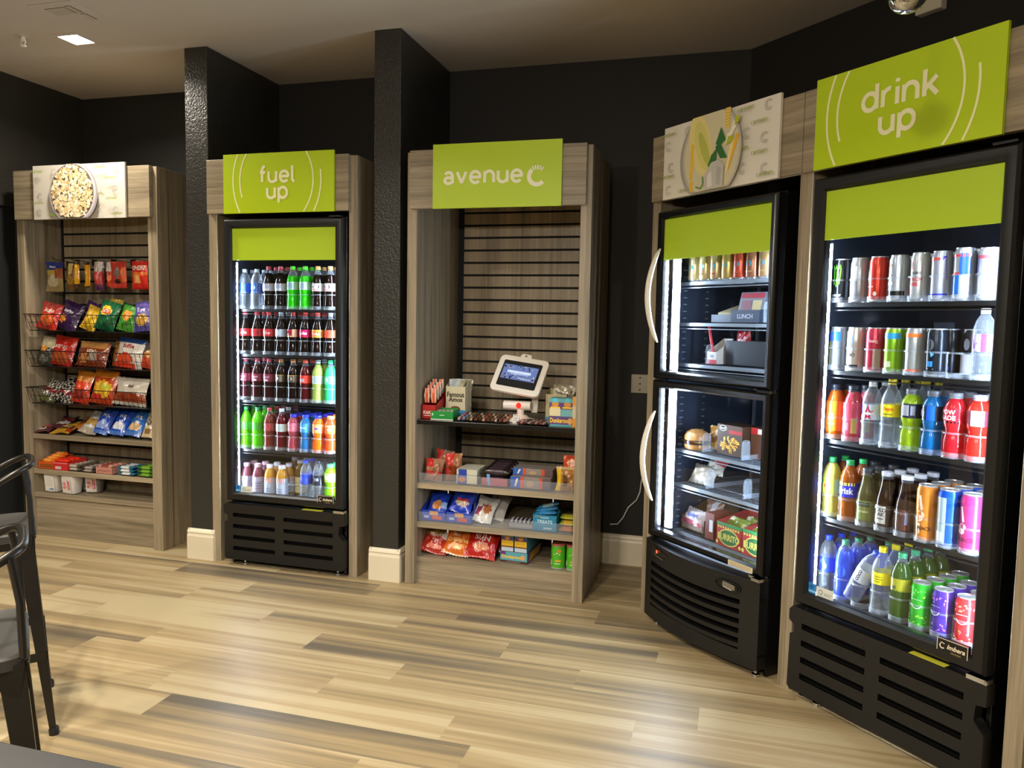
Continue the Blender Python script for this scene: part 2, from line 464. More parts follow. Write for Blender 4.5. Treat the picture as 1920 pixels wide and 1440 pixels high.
# left wall with a dark doorway in it
b = MB()
b.box(XL - .1, XL, 3.93, YW + .1, 0, ZC); b.box(XL - .1, XL, 2.9, 3.93, 2.08, ZC); b.box(XL - .1, XL, 1.5, 2.9, 0, ZC)
structure('wall_left', b, WALL)
b = MB(); b.box(XL - .06, XL - .02, 2.9, 3.93, 0.0, 2.08)
d = structure('door_1', b, BLKM)
b = MB(); b.tube([(XL - .02, 3.02, 1.0), (XL + .03, 3.02, 1.0), (XL + .03, 3.12, 1.0)], .009); part('door_handle', b, CHROME, d, True)
structure('wall_front', MB().box(-6.6, 4.5, -4.1, -4.0, 0, ZC), ROOMW)
structure('wall_far_left', MB().box(-6.6, -6.5, -4.0, 1.5, 0, ZC), ROOMW)
structure('wall_left_return', MB().box(-6.6, XL - .1, 1.5, 1.6, 0, ZC), ROOMW)
structure('wall_far_right', MB().box(A1.x, A1.x + .1, -4.0, A1.y, 0, ZC), ROOMW)
# partition walls between the units
def pilaster(name, x0, x1, yfr):
    structure(name, MB().box(x0, x1, yfr, YW, 0, ZC), WALL, bev=.004)
pilaster('wall_partition_left', -3.006, -2.858, 3.762)
pilaster('wall_partition_right', -1.842, -1.692, 3.762)
def base_profile(t0=0.0):
    return [(t0, 0), (t0 - .018, 0), (t0 - .018, .135), (t0 - .015, .143), (t0 - .013, .150), (t0 - .016, .158), (t0 - .012, .168), (t0 - .006, .176), (t0, .178)]
def baseboard(name, x0, x1, y):
    b = MB(); b.prism_yz([(y + a, z) for a, z in base_profile()], x0, x1); return b
for nm, (x0, x1) in (('baseboard_partition_left', (-3.006, -2.858)), ('baseboard_partition_right', (-1.842, -1.692))):
    b = baseboard(nm, x0 - .016, x1 + .016, 3.762)
    pr = base_profile()
    for xs, sg in ((x0, -1), (x1, 1)):
        vs = [(xs - sg * a, z) for a, z in pr]
        b.prism_xz(vs, 3.75, YW)
    structure(nm, b, CREAM)
structure('baseboard_back', baseboard('b', -1.69, RC[0], YW), CREAM)

# ceiling things
t = thing('ceiling_vent', 'white ceiling air register with slotted louvres beside the lit downlight', 'vent', (-3.225, 3.195, ZC), 0)
part('frame', MB().box(-.135, .135, -.115, .115, -.006, 0), CEIL, t, bev=.002)
for (x0, x1, y0, y1) in ((-.075, .048, -.070, .010), (.055, .085, -.078, .008), (.052, .085, .018, .098)):
    b = MB().box(x0, x1, y0, y1, -.0068, -.0055); g_ = part('grille', b, BLKM, t)
    b = MB(); n_ = 6
    for i in range(n_):
        yy = y0 + (y1 - y0) * (i + .3) / n_
        b.add([(x0, yy, -.007), (x1, yy, -.007), (x1, yy + .004, -.011), (x0, yy + .004, -.011)], [(0, 1, 2, 3)])
    part('louvre', b, CEIL, g_)
def downlight(x, y, e, i):
    pos = ['the back left corner', 'the middle of the room', 'the right of the room', 'the left side of the room', 'the seating area', 'the right end behind the camera'][i]
    t = thing('ceiling_light', 'square recessed ceiling downlight near ' + pos if i else 'glowing square recessed ceiling downlight beside the air register', 'ceiling light', (x, y, ZC), 0, 'recessed ceiling downlights')
    b = MB(); s = .085; q = .062
    for a in ((-s, s, -s, -q), (-s, s, q, s), (-s, -q, -q, q), (q, s, -q, q)): b.box(*a, -.008, 0)
    part('trim', b, CEIL, t)
    b = MB().box(-q, q, -q, q, -.004, -.001); part('lens', b, LENS, t)
    ld = bpy.data.lights.new('downlight', 'AREA'); ld.shape = 'SQUARE'; ld.size = .12; ld.energy = e; ld.color = LAMP_COL; ld.spread = math.radians(150)
    lo = bpy.data.objects.new('lamp', ld); COL.objects.link(lo); lo.parent = t; lo.location = (0, 0, -.012)
for i, (x, y, e) in enumerate(DOWNLIGHTS): downlight(x, y, e, i)
for i, (x, y, z, e) in enumerate(ADDED_PENDANTS):  # invented fill lamps, hung where the camera never sees them
    t = thing('added_pendant_lamp', f"added unseen pendant lamp lighting the signs from behind the camera, {['left', 'right'][i]}", 'pendant lamp', (x, y, z), 0, 'added unseen pendant lamps')
    part('shade', MB().lathe([(.06, .10), (.065, .04), (.067, .04), (.062, .105), (.012, .13), (.012, .125)], 20), BLKM, t, True)
    part('cord', MB().tube([(0, 0, .12), (0, 0, ZC - z)], .003, 6), BLK, t, True)
    ld = bpy.data.lights.new('pendant', 'POINT'); ld.energy = e; ld.color = LAMP_COL; ld.shadow_soft_size = .05
    lo = bpy.data.objects.new('lamp', ld); COL.objects.link(lo); lo.parent = t
t = thing('sprinkler_head', 'small white fire sprinkler head hanging from the ceiling', 'sprinkler', (-3.746, 3.407, ZC))
part('cover_plate', MB().lathe([(0, -.004), (.035, -.004), (.035, 0)], 20), CEIL, t, True)
b = MB(); b.lathe([(0, 0), (.012, -.004), (.012, -.02), (.006, -.022), (.006, -.03), (0, -.03)], 12)
b.tube([(-.012, 0, -.018), (-.016, 0, -.035), (-.004, 0, -.05), (.004, 0, -.05), (.016, 0, -.035), (.012, 0, -.018)], .003, 6)
part('frame', b, WHITEP, t, True)
part('deflector', MB().lathe([(0, -.054), (.016, -.054), (.016, -.050), (0, -.050)], 12), WHITEP, t, True)
# sensor box on the right wall, glass globe above
t = thing('motion_sensor', 'beige sensor box high on the black wall above the drink sign', 'sensor', PR(.82, .81, 2.79), R45)
part('housing', MB().box(-.058, .058, -.045, 0, -.045, .085), CREAMP, t, bev=.006)
part('screw', MB().lathe([(0, 0), (.004, 0), (.004, .003), (0, .003)], 8, (-.03, -.048, -.02)), BLKM, t)
g = Vector((.2, 1.136, .433)).normalized(); gp = Vector((0, 0, CAM_H)) + g * 1.9
t = thing('pendant_globe', 'shiny glass globe pendant hanging at the top right', 'pendant lamp', gp)
b = MB(); b.lathe([(.038 * math.sin(a * PI / 14), -.038 * math.cos(a * PI / 14)) for a in range(0, 14)], 24); part('globe', b, CHROME, t, True)
part('cord', MB().tube([(0, 0, .036), (0, 0, ZC - gp.z)], .003, 6), BLK, t, True)
# wall outlet and white cable
t = thing('wall_outlet', 'grey steel wall plate with screws on the black back wall', 'outlet', (-.505, YW, 1.07))
part('cover_plate', MB().box(-.052, .052, -.006, 0, -.054, .054), principled('steel_plate', '#8d8778', .35, .5), t, bev=.002)
for zz in (-.035, 0, .035): part('screw', MB().box(-.004, .004, -.008, -.005, zz - .004, zz + .004), BLKM, t)
cp = [(-.655, YW - .012, .235), (-.61, YW - .012, .24), (-.58, YW - .012, .28), (-.55, YW - .012, .345), (-.505, YW - .012, .39), (-.485, YW - .012, .44), (-.48, YW - .012, .5), (-.465, YW - .012, .56)]
o = link('power_cable', MB().tube(cp, .0035, 6).mesh('power_cable', WHITEP, True)); tag(o, 'thin white cable drooping across the black back wall', 'cable')

# ================================================================== DISPLAY UNITS
def frame_side(x0, x1, depth, ztop=2.272):
    return MB().box(x0, x1, 0, depth, 0, ztop)
def sign_disc(A, w, h, cx, cz):
    """the pair of open rings printed on the lime boards"""
    x0, x1, z0, z1 = -w / 2, w / 2, 0, h; c = '#f0efb4'
    t = .008
    for (ox, R_, a0, a1, zlo, zhi) in ((.0817, .352, 150, 215, 0, 1), (.043, .27, 130, 230, .26, 1), (-.0515, .273, 45, -50, 0, 1), (-.077, .345, 30, -40, 0, .70)):
        A.line(clip_arc(cx + ox, cz, R_, a0, a1, x0, x1, max(z0, zlo * h), min(z1, zhi * h)), t, c)
def c_logo(A, cx, cz, r, col, outline=False, t=None):
    t = t or r * .42
    if outline:
        A.line(arc(cx, cz, r, r, 130, 318, 18), r * .11, col); A.line(arc(cx, cz, r * .6, r * .6, 130, 318, 18), r * .11, col)
        for i in range(6):
            a = math.radians(52 + i * 15); A.line([(cx + r * .62 * math.cos(a), cz + r * .62 * math.sin(a)), (cx + r * 1.05 * math.cos(a), cz + r * 1.05 * math.sin(a))], r * .10, col)
        return
    A.line(arc(cx, cz, r - t / 2, r - t / 2, 128, 318, 26), t, col)
    for i in range(5):
        a0 = 112 - i * 16; A.line(arc(cx, cz, r - t / 2 + .003, r - t / 2 + .003, a0 + 9, a0 - 1, 3), t, col)
LIME = '#b3cd10'
def board(unit, kind, x0, x1, y, label=None):
    """the sign board screwed to the header; kind selects the print"""
    w, h = x1 - x0, .318
    sg = thing_part = link('sign_board', MB().box(x0, x1, y, y + .012, 1.977, 2.295, 0, lin(LIME if kind in ('fuel', 'avenue', 'drink') else ('#cdc7ba' if kind == 'popcorn' else '#e4ded0'))).mesh('sign_board', PRINT), unit)  # white boards alike; popcorn one toned down to offset the downlight's glare
    A = Art(y - .0004)
    cx = (x0 + x1) / 2; cz = 1.977 + h / 2
    A2 = Art(); 
    def shift(px, pz, k): return (cx + px, y - .0004 - k * .00025, 1.977 + pz)
    A = Art(surf=lambda x, z, d: (cx + x, y - .0004 - d, 1.977 + z))
    if kind in ('fuel', 'drink'):
        dx = -.006 if kind == 'fuel' else -.01
        sign_disc(A, w, h, dx, h * .54)
        A.word(kind if kind == 'drink' else 'fuel', dx + .006, h * .515, .055, .28, '#efecc0')
        A.word('up', dx + .004, h * .245, .055, .28, '#efecc0')
    elif kind == 'avenue':
        A.word('avenue', -.068, h * .385, .0555, .27, '#efeccb', gap=.42)
        c_logo(A, w * .315, h * .455, .050, '#efeccb')
    else:
        g1, g2 = '#8a9c34', '#a5a196'
        for (px, pz) in ((.06, .12), (.08, .43), (.92, .9), (.90, .52), (.91, .14), (.25, .86), (.74, .2), (.77, .62), (.07, .72)):
            c_logo(A, (px - .5) * w, pz * h, .021, g2, True)
        for (px, pz) in ((.08, .86), (.08, .28), (.25, .04), (.87, .70), (.88, .33), (.76, .90), (.30, .60), (.73, .42), (.93, .02)):
            A.word('canteen', (px - .5) * w, max(pz, .05) * h, .011, .22, g1, gap=.3)
        if kind == 'popcorn':
            rr = random.Random(5)
            cxx, czz = -.02, h * .47
            def disc(cx, cz, rx, rz, col):
                pts = [(px, min(max(pz, .002), h - .002)) for px, pz in arc(cx, cz, rx, rz, 0, 352, 44)]; A.pg(pts, col)
            disc(cxx + .004, czz - .004, .178, .178, '#a39aa0'); disc(cxx, czz, .168, .172, '#c5bfc4'); disc(cxx - .006, czz, .158, .166, '#6d6158')
            A.k += 1
            for i in range(620):
                a = rr.uniform(0, 2 * PI); q = math.sqrt(rr.random()) * .150
                px, pz = cxx - .006 + q * math.cos(a) * .98, czz + q * 1.04 * math.sin(a)
                if not (.012 < pz < h - .012): continue
                bs = rr.choice(['#efdcb0', '#e9d29c', '#f6ead0', '#e0c48c', '#e2c690', '#f3e2bc', '#cca870', '#f8efd8'])
                A.k += .02; s = rr.uniform(.006, .012); ph = rr.uniform(0, 6)
                A.pg([(px + s * (1 + .35 * math.sin(3 * q_ + ph)) * math.cos(q_), min(max(pz + s * (1 + .35 * math.sin(3 * q_ + ph)) * math.sin(q_), .002), h - .002)) for q_ in [2 * PI * j / 10 for j in range(10)]], bs, up=False)
        else:
            cl = lambda pts: [(px, min(max(pz, .002), h - .002)) for px, pz in pts]
            e = lambda cx, cz, rx, rz, col, rot=0: A.pg(cl([(cx + a * math.cos(rot) - b * math.sin(rot), cz + a * math.sin(rot) + b * math.cos(rot)) for a, b in arc(0, 0, rx, rz, 0, 350, 35)]), col)
            e(-.022, h * .45, .178, .19, '#a29c90'); e(-.010, h * .47, .172, .19, '#bdb7a6'); e(-.010, h * .47, .160, .18, '#d3caa6')
            e(-.075, h * .62, .062, .135, '#e4d489', .25); e(-.062, h * .60, .040, .11, '#d8cf77', .3); e(-.05, h * .55, .02, .08, '#b9bd55', .4)
            A.pg(cl([(-.135, .055), (-.118, .06), (-.112, .2), (-.128, .21)]), '#eebf2f'); A.pg(cl([(-.13, -.01), (-.112, .012), (-.113, .052), (-.13, .05)]), '#f0b92c')
            A.pg(cl([(.085, .06), (.098, .07), (.150, .2), (.135, .205), (.10, .13)]), '#eab42a'); A.pg(cl([(.074, .05), (.088, .06), (.128, .2), (.10, .16)]), '#f3dfa0')
            A.pg(cl([(.068, .24), (.094, .235), (.098, .318), (.07, .318)]), '#f0cf6a')
            for i in range(7): A.pg(cl([(.07, .245 + i * .012), (.095, .245 + i * .012), (.096, .249 + i * .012), (.07, .249 + i * .012)]), '#d9a93c')
            A.pg(cl([(.075, .17), (.11, .20), (.135, .235), (.12, .26), (.10, .215), (.085, .21)]), '#efe9d8'); A.pg(cl([(.122, .235), (.15, .25), (.152, .275), (.128, .27)]), '#b9bf33'); A.pg(cl([(.08, .165), (.115, .178), (.122, .2), (.09, .2)]), '#b5be2c')
            for pts in ([(.02, .18), (.05, .245), (.078, .19), (.05, .175)], [(.02, .17), (.045, .185), (.09, .115), (.05, .12)], [(-.02, .10), (.0, .145), (.02, .12), (-.012, .085)], [(.0, .14), (.03, .165), (.026, .105), (.012, .12)]):
                A.pg(pts, '#2f6b30')
            A.pg(cl([(-.035, .0), (.07, .0), (.075, .09), (.04, .115), (0, .11), (-.035, .07)]), '#c3beb6'); A.pg([(-.02, .01), (.01, .015), (.0, .08), (-.02, .06)], '#dedad4'); A.pg([(.03, .02), (.055, .01), (.06, .08), (.035, .09)], '#b0aca6')
            A.line([(-.09, .022), (-.06, .012), (-.045, .03), (-.05, .06)], .006, '#5b8a3a')
    A.part('sign_print', sg)
    return sg
def header(unit, x0, x1, yb, zb=1.982, zt=2.275):
    part('header_panel', MB().box(x0, x1, -.03, yb, zb, zt), WOODH, unit, bev=.0015)

# --- unit A: popcorn snack shelving, front at y = 3.81
UA = thing('snack_shelving', 'tall wood laminate snack gondola with popcorn picture on its header', 'shelving unit', (0, 3.81, 0))
part('side_panel', MB().box(-4.285, -4.23, 0, .62, 0, 2.272), WOODV, UA, bev=.0015)
part('side_panel', MB().box(-3.313, -3.245, 0, .09, 0, 2.272).box(-3.313, -3.255, .09, .62, 0, 2.272), WOODV, UA, bev=.0015)
header(UA, -4.267, -3.272, .0)
part('top_panel', MB().box(-4.23, -3.313, 0.001, .3, 2.24, 2.268), WOODH, UA)
board(UA, 'popcorn', -4.095, -3.424, -.048)
part('back_panel', MB().box(-4.23, -3.313, .275, .30, .0, 2.24), BLKM, UA)
b = MB(); z = 1.925 + .0755
zs = [2.24] + [1.925 + .0 - i * .0755 for i in range(23)]
for i in range(len(zs) - 1):
    b.box(-4.195, -3.313, .262, .275, zs[i + 1] + .0065, zs[i] - .0065)
part('slat_panel', b, WOODV, UA)
for (ztop, nm) in ((.654, 0), (.430, 1), (.280, 2)):
    sh = part('shelf', MB().box(-4.23, -3.313, .025, .262, ztop - .026, ztop - .004), WOODH, UA, bev=.002)
    part('shelf_lip', MB().box(-4.23, -3.313, .018, .025, ztop - .028, ztop + .002), WOODH, sh, bev=.001)
part('kick_panel', MB().box(-4.23, -3.313, .03, .05, .0, .254), WOODH, UA)
# wire baskets hung on the slats
for bi, zf in enumerate((1.312, 1.088, .858)):
    nm = ['upper', 'middle', 'lower'][bi]
    t = thing('wire_basket', nm + ' black wire basket hung across the popcorn gondola', 'basket', (0, 3.81, zf), 0, 'wire baskets in the snack gondola')
    part('basket_floor', MB().box(-4.21, -3.32, .0, .255, -.008, -.003), WIRE, t)
    b = MB(); x0, x1 = -4.225, -3.318
    part('rim', MB().tube([(x0, .255, .09), (x0, -.03, .095), (x1, -.03, .095), (x1, .255, .09)], .0028, 6), WIRE, t, True)
    for i in range(27):
        x = x0 + .012 + (x1 - x0 - .024) * i / 26; xb = x0 + .03 + (x1 - x0 - .05) * i / 26
        b.tube([(x, -.03, .095), (xb, .0, 0)], .0015, 5)
    b.tube([(x0 + .02, -.015, .045), (x1 - .01, -.015, .045)], .0014, 5)
    part('wire_front', b, WIRE, t, True)
    b = MB()
    for i in range(7): b.tube([(x0, -.02 + .04 * i, .093), (x0 + .012, -.01 + .038 * i, 0)], .0015, 5)
    part('wire_side', b, WIRE, t, True)

# --- unit B and C frames
UB = thing('cooler_surround', 'wood laminate surround with lime fuel up sign on its header', 'cooler surround', (0, YF, 0))
part('side_panel', MB().box(-2.856, -2.805, 0, .70, 0, 2.272), WOODV, UB, bev=.0015)
part('side_panel', MB().box(-1.985, -1.935, 0, .70, 0, 2.272), WOODV, UB, bev=.0015)
b = MB()
for i in range(44): b.lathe([(0, 0), (.003, 0), (.003, .002), (0, .002)], 6, (-1.9345, .075, .52 + i * .0245))
part('pin_hole_strip', b, principled('lit_pin_holes', '#8fb0a8', .3, metal=.8), UB)  # pin holes drawn as pale discs, their greenish light tinted in
header(UB, -2.846, -1.975, .0); board(UB, 'fuel', -2.725, -2.049, -.046)
part('top_panel', MB().box(-2.805, -1.985, .001, .7, 2.24, 2.268), WOODH, UB)
UC = thing('market_shelving', 'tall wood laminate checkout gondola with wide lime sign and payment tablet', 'shelving unit', (0, YF, 0))
part('side_panel', MB().box(-1.650, -1.597, 0, .70, 0, 2.272), WOODV, UC, bev=.0015)
part('side_panel', MB().box(-.738, -.682, 0, .53, 0, 2.272), WOODV, UC, bev=.0015)
header(UC, -1.625, -.708, .0); board(UC, 'avenue', -1.492, -.826, -.046)
part('top_panel', MB().box(-1.597, -.738, .001, .6, 2.24, 2.268), WOODH, UC)
part('back_panel', MB().box(-1.597, -.738, .632, .66, 0, 2.24), BLKM, UC)
b = MB(); zs = [2.24] + [2.047 - i * .0727 for i in range(28)]
for i in range(len(zs) - 1): b.box(-1.555, -.738, .618, .632, zs[i + 1] + .0065, zs[i] - .0065)
part('slat_panel', b, WOODV, UC)
part('counter_shelf', MB().box(-1.597, -.738, .02, .618, .862, .886), BLKG, UC, bev=.002)
for ztop in (.545, .333):
    sh = part('shelf', MB().box(-1.597, -.738, .04, .618, ztop - .026, ztop - .004), WOODH, UC, bev=.002)
    part('shelf_lip', MB().box(-1.597, -.738, .032, .040, ztop - .03, ztop + .001), WOODH, sh, bev=.001)
    part('price_rail', MB().box(-1.59, -.75, .038, .0395, ztop - .003, ztop + .055), CLEAR, sh, label='clear acrylic lip')
    for xx in (-1.42, -.85): part('clip', MB().box(xx - .002, xx + .002, .034, .038, ztop - .045, ztop - .028), WHITEP, sh)
part('base_deck', MB().box(-1.597, -.738, .06, .618, .10, .138), WOODH, UC)
part('kick_panel', MB().box(-1.597, -.738, .04, .06, .0, .138), WOODH, UC)
part('shelf_base_board', MB().box(-1.597, -.738, .3, .618, .0, .1), WOODH, UC)

# --- units D and E
UD = thing('cooler_surround', 'wood laminate surround with lemonade picture on its header', 'cooler surround', PR(0, 0), R45)
part('side_panel', MB().box(0, .055, 0, .70, 0, 2.272), WOODV, UD, bev=.0015)
part('side_panel', MB().box(.862, .889, 0, .70, 0, 2.272), WOODV, UD, bev=.0008)
header(UD, .024, .8895, .0); board(UD, 'lemon', .124, .792, -.046)
part('top_panel', MB().box(.055, .862, .001, .7, 2.24, 2.268), WOODH, UD)
UE = thing('cooler_surround', 'wood laminate surround with lime drink up sign on its header', 'cooler surround', PR(0, 0), R45)
part('side_panel', MB().box(.890, .918, 0, .70, 0, 2.272), WOODV, UE, bev=.0008)
part('side_panel', MB().box(1.713, 1.768, 0, .70, 0, 2.272), WOODV, UE, bev=.0015)
header(UE, .8925, 1.755, .0); board(UE, 'drink', .957, 1.616, -.046)
part('top_panel', MB().box(.918, 1.713, .001, .7, 2.24, 2.268), WOODH, UE)

# ================================================================== COOLERS
def door_frame(b, x0, x1, z0, z1, bw, y0=0.0, y1=.05):
    """bevelled picture-frame section: outer edge set back, inner edge proud"""
    prof = [(0, y1), (0, y0 + .012), (.008, y0 + .002), (bw * .35, y0), (bw * .8, y0 + .004), (bw, y0 + .016), (bw, y1)]
    rings = []
    for (d, y) in prof: rings.append([(x0 + d, y, z0 + d), (x1 - d, y, z0 + d), (x1 - d, y, z1 - d), (x0 + d, y, z1 - d)])
    v = [p for r in rings for p in r]; f = []
    for k in range(len(prof) - 1):
        for i in range(4): f.append((k * 4 + i, k * 4 + (i + 1) % 4, (k + 1) * 4 + (i + 1) % 4, (k + 1) * 4 + i))
    k = len(prof) - 1
    for i in range(4): f.append((k * 4 + i, k * 4 + (i + 1) % 4, (i + 1) % 4, i))
    b.add(v, f); return b
def led_bar(root, x, y, z0, z1, sgn, fw=.0012, hw=.006, dy=.008, mat=None):
    b = MB(); b.box(x - hw, x + hw, y, y + dy, z0, z1); part('light_channel', b, WHITEP, root)
    b = MB(); n = int((z1 - z0) / .0385)
    xx = x + sgn * (hw + .0005)
    b.add([(xx, y + .0005, z0), (xx, y + dy - .0005, z0), (xx, y + dy - .0005, z1), (xx, y + .0005, z1)], [(0, 1, 2, 3)])
    b.add([(x - fw, y - .0008, z0), (x + fw, y - .0008, z0), (x + fw, y - .0008, z1), (x - fw, y - .0008, z1)], [(0, 1, 2, 3)])
    st = part('led_strip', b, mat or LED, root, recalc=False)
    b = MB()
    for i in range(n):
        z = z0 + (i + .5) * (z1 - z0) / n
        b.lathe([(0, .0075), (.0053, .0053), (.0075, 0), (.0053, -.0053), (0, -.0075)], 8, (x, y - .001, z))
    part('led_bead', b, LEDDOT, root)
def cabinet(root, Wd, y0, y1, z0, z1, zdiv=None):
    t = .016
    b = MB(); b.box(0, t, y0, y1, z0, z1); b.box(Wd - t, Wd, y0, y1, z0, z1); b.box(t, Wd - t, y1 - t, y1, z0, z1); b.box(t, Wd - t, y0, y1 - t, z1 - .05, z1); b.box(t, Wd - t, y0, y1 - t, .30, z0 + .02 if z0 > .3 else .37)
    part('cabinet', b, BLKG, root, bev=.002)
    b = MB(); e = .001
    b.box(t, t + e, y0 + .03, y1 - t, .38, z1 - .05); b.box(Wd - t - e, Wd - t, y0 + .03, y1 - t, .38, z1 - .05); b.box(t, Wd - t, y1 - t - e, y1 - t, .38, z1 - .05); b.box(t, Wd - t, y0 + .03, y1 - t, z1 - .052, z1 - .05); b.box(t, Wd - t, y0 + .03, y1 - t, .372, .376)
    part('liner', b, INNER, root)
def wire_shelf(root, Wd, z, y0, y1, x0=.045, mat=None, zthick=.006, n=22, name='shelf'):
    b = MB(); x1 = Wd - x0
    b.box(x0, x1, y0, y0 + .006, z - .016, z - .001)
    b.box(x0, x1, y0 + .001, y0 + .005, z - .030, z - .026)
    for i in range(n):
        x = x0 + .006 + (x1 - x0 - .012) * i / (n - 1); b.tube([(x, y0 + .003, z - .004), (x, y1, z - .004)], .0016, 5)
    for yy in (y0 + .12, y0 + .26, y1): b.tube([(x0, yy, z - .008), (x1, yy, z - .008)], .0025, 5)
    for xx in (x0, x1): b.tube([(xx, y0 + .003, z - .008), (xx, y1, z - .008)], .0028, 5)
    return part(name, b, mat or WIRE, root)
def glide_mesh(r=.0362):
    b = MB()
    for z0, z1, rr in ((.000, .019, r), (.078, .084, r * .98)):
        n = 12
        pts = [(rr * math.cos(a), rr * math.sin(a)) for a in [math.radians(182 + 176 * i / n) for i in range(n + 1)]]
        v = [(x, y, z0) for x, y in pts] + [(x, y, z1) for x, y in pts] + [(x * .96, y * .96, z1) for x, y in pts] + [(x * .96, y * .96, z0) for x, y in pts]
        k = n + 1; f = []
        for i in range(n):
            for j in range(3): f.append((j * k + i, j * k + i + 1, (j + 1) * k + i + 1, (j + 1) * k + i))
        b.add(v, f)
    for s in (-1, 1): b.box(s * (r - .0004) - .0008, s * (r - .0004) + .0008, -.002, .3, 0, .012)
    for s in (-1, 1): b.box(s * r - .0008, s * r + .0008, -.006, -.001, 0, .084)
    return b
GL = glide_mesh().mesh('bottle_glide', CLEAR, True)
def single_cooler(name, label, Wd, loc, rz, shelves, slots, glide_dep):
    root = thing(name, label, 'cooler', loc, rz)
    D = .66
    cabinet(root, Wd, .055, D, .0, 1.955)
    b = MB(); door_frame(b, .0, Wd, .377, 1.945, .048); door_frame_o = part('door', b, BLK, root, True, sharp=.5)
    part('door_glass', MB().box(.046, Wd - .046, .026, .030, .42, 1.90), PANE, door_frame_o)
    part('header_decal', MB().box(.046, Wd - .046, .018, .0205, 1.724, 1.897, 0, lin('#aac722')), PRINT, door_frame_o, label='lime green header band behind the glass')
    part('hinge', MB().box(Wd - .05, Wd + .012, -.004, .03, .358, .372).lathe([(0, 0), (.006, 0), (.006, .01), (0, .01)], 8, (Wd + .01, -.004, .36)), CHROME, root)
    part('hinge', MB().box(Wd - .08, Wd - .01, .005, .04, 1.948, 1.956), BLK, root)
    for x, s in ((.040, 1), (Wd - .040, -1)):
        led_bar(root, x, .058, .42, 1.715, s)
    # badge and stickers on the glass
    bd = part('badge', MB().box(Wd - .150, Wd - .052, .004, .018, .403, .449, 0, lin('#0d0b0a')), PRINT, door_frame_o)
    A = Art(.0036)
    for q in ((Wd - .150, .403, Wd - .052, .4055), (Wd - .150, .4465, Wd - .052, .449), (Wd - .150, .403, Wd - .1475, .449), (Wd - .0545, .403, Wd - .052, .449)): A.rect(*q, '#c9bda2')
    A.text('Imbera', Wd - .089, .428, .0145, '#d8cdb2', .03, .3); A.text('COOLING', Wd - .089, .412, .005, '#a38c4e', .02)
    c_logo(A, Wd - .132, .426, .0095, '#d8cdb2')
    A.part('badge_print', bd)
    A = Art(.024)
    A.rect(.048, .424, .082, .464, '#2b7fc0'); A.ell(.062, .450, .011, .007, '#0d5da0'); A.rect(.050, .430, .080, .436, '#8fc4e8')
    A.rect(.084, .422, .158, .460, '#cfd2cb'); A.ell(.103, .441, .009, .010, '#6f7a78'); A.ell(.103, .441, .006, .0065, '#cfd2cb'); A.rect(.118, .440, .15, .4425, '#8c918f'); A.rect(.118, .434, .145, .4365, '#8c918f')
    st = A.part('energy_sticker', door_frame_o)
    # vented lower panel with side notches
    b = MB(); z0, z1 = .038, .360; y0, y1 = .0, .045
    b.prism_xz([(-.012, .05), (-.002, z0), (.045, z0), (.045, z1), (.0, z1), (-.014, .345), (-.014, .305), (.012, .290), (.012, .262), (-.008, .252)], y0, y1)
    b.prism_xz([(Wd - .055, z0), (Wd + .002, z0), (Wd + .010, .05), (Wd + .010, .20), (Wd - .022, .235), (Wd - .018, .285), (Wd + .012, .29), (Wd + .012, .352), (Wd + .004, z1), (Wd - .055, z1)], y0, y1)
    rows = [.0, 1, 2, 3]
    zs_ = [(.285 - i * .064, .307 - i * .064) for i in range(4)]
    edges = [z1] + [q for pr in zs_ for q in (pr[1], pr[0])] + [z0]
    for i in range(0, len(edges), 2): b.box(.045, Wd - .055, y0, y1, edges[i + 1], edges[i])
    for pr in zs_: b.box(.315, .37, y0, y1, pr[0], pr[1])
    gp_ = part('vent_panel', b, BLK, root)
    part('vent_backing', MB().box(.03, Wd - .05, .038, .0445, .045, .33), BLKM, gp_)
    b = MB()
    for pr in zs_:
        for xa, xb in ((.045, .315), (.37, Wd - .055)): b.box(xa, xb, -.001, .006, pr[0] - .002, pr[0])
    part('slot_rim', b, GUN, gp_)
    part('warning_sticker', MB().box(Wd * .66, Wd * .83, .002, .03, .360, .3612, 0, lin('#c9c53a')), PRINT, root, label='yellow strip sticker above the vent panel')
    for xx in (.09, Wd - .05): part('foot', MB().lathe([(0, 0), (.016, 0), (.016, .01), (.008, .014), (.008, .045), (0, .045)], 12, (xx, .05, 0)), CHROME, root, True)
    if 0: pass
    for si, z in enumerate(shelves):
        sh = wire_shelf(root, Wd, z, .09, .60)
        for s in slots:
            g = link('bottle_glide', GL, sh); g.location = (s, glide_dep, z)
    # inner thermostat tab
    part('price_tag_holder', MB().box(.12, .20, .58, .585, 1.30, 1.44), principled('tag_grey', '#7f8ea3', .4), root)
    return root
BX = -2.730
BSH = (1.459, 1.205, .943, .663, .392); BSL = [.056 + .0772 * i for i in range(8)]; BDEP = .12
KB = single_cooler('glass_door_cooler', 'black upright glass door drinks cooler under the fuel up sign', .73, (BX, 3.71, 0), 0, BSH, BSL, BDEP)
EX = .962
pe = PR(EX, -.05)
ESH = (1.503, 1.256, 1.000, .706, .408); ESL = [.052 + .0752 * i for i in range(8)]; EDEP = .12
KE = single_cooler('glass_door_cooler', 'black upright glass door drinks cooler under the drink up sign', .71, pe, R45, ESH, ESL, EDEP)

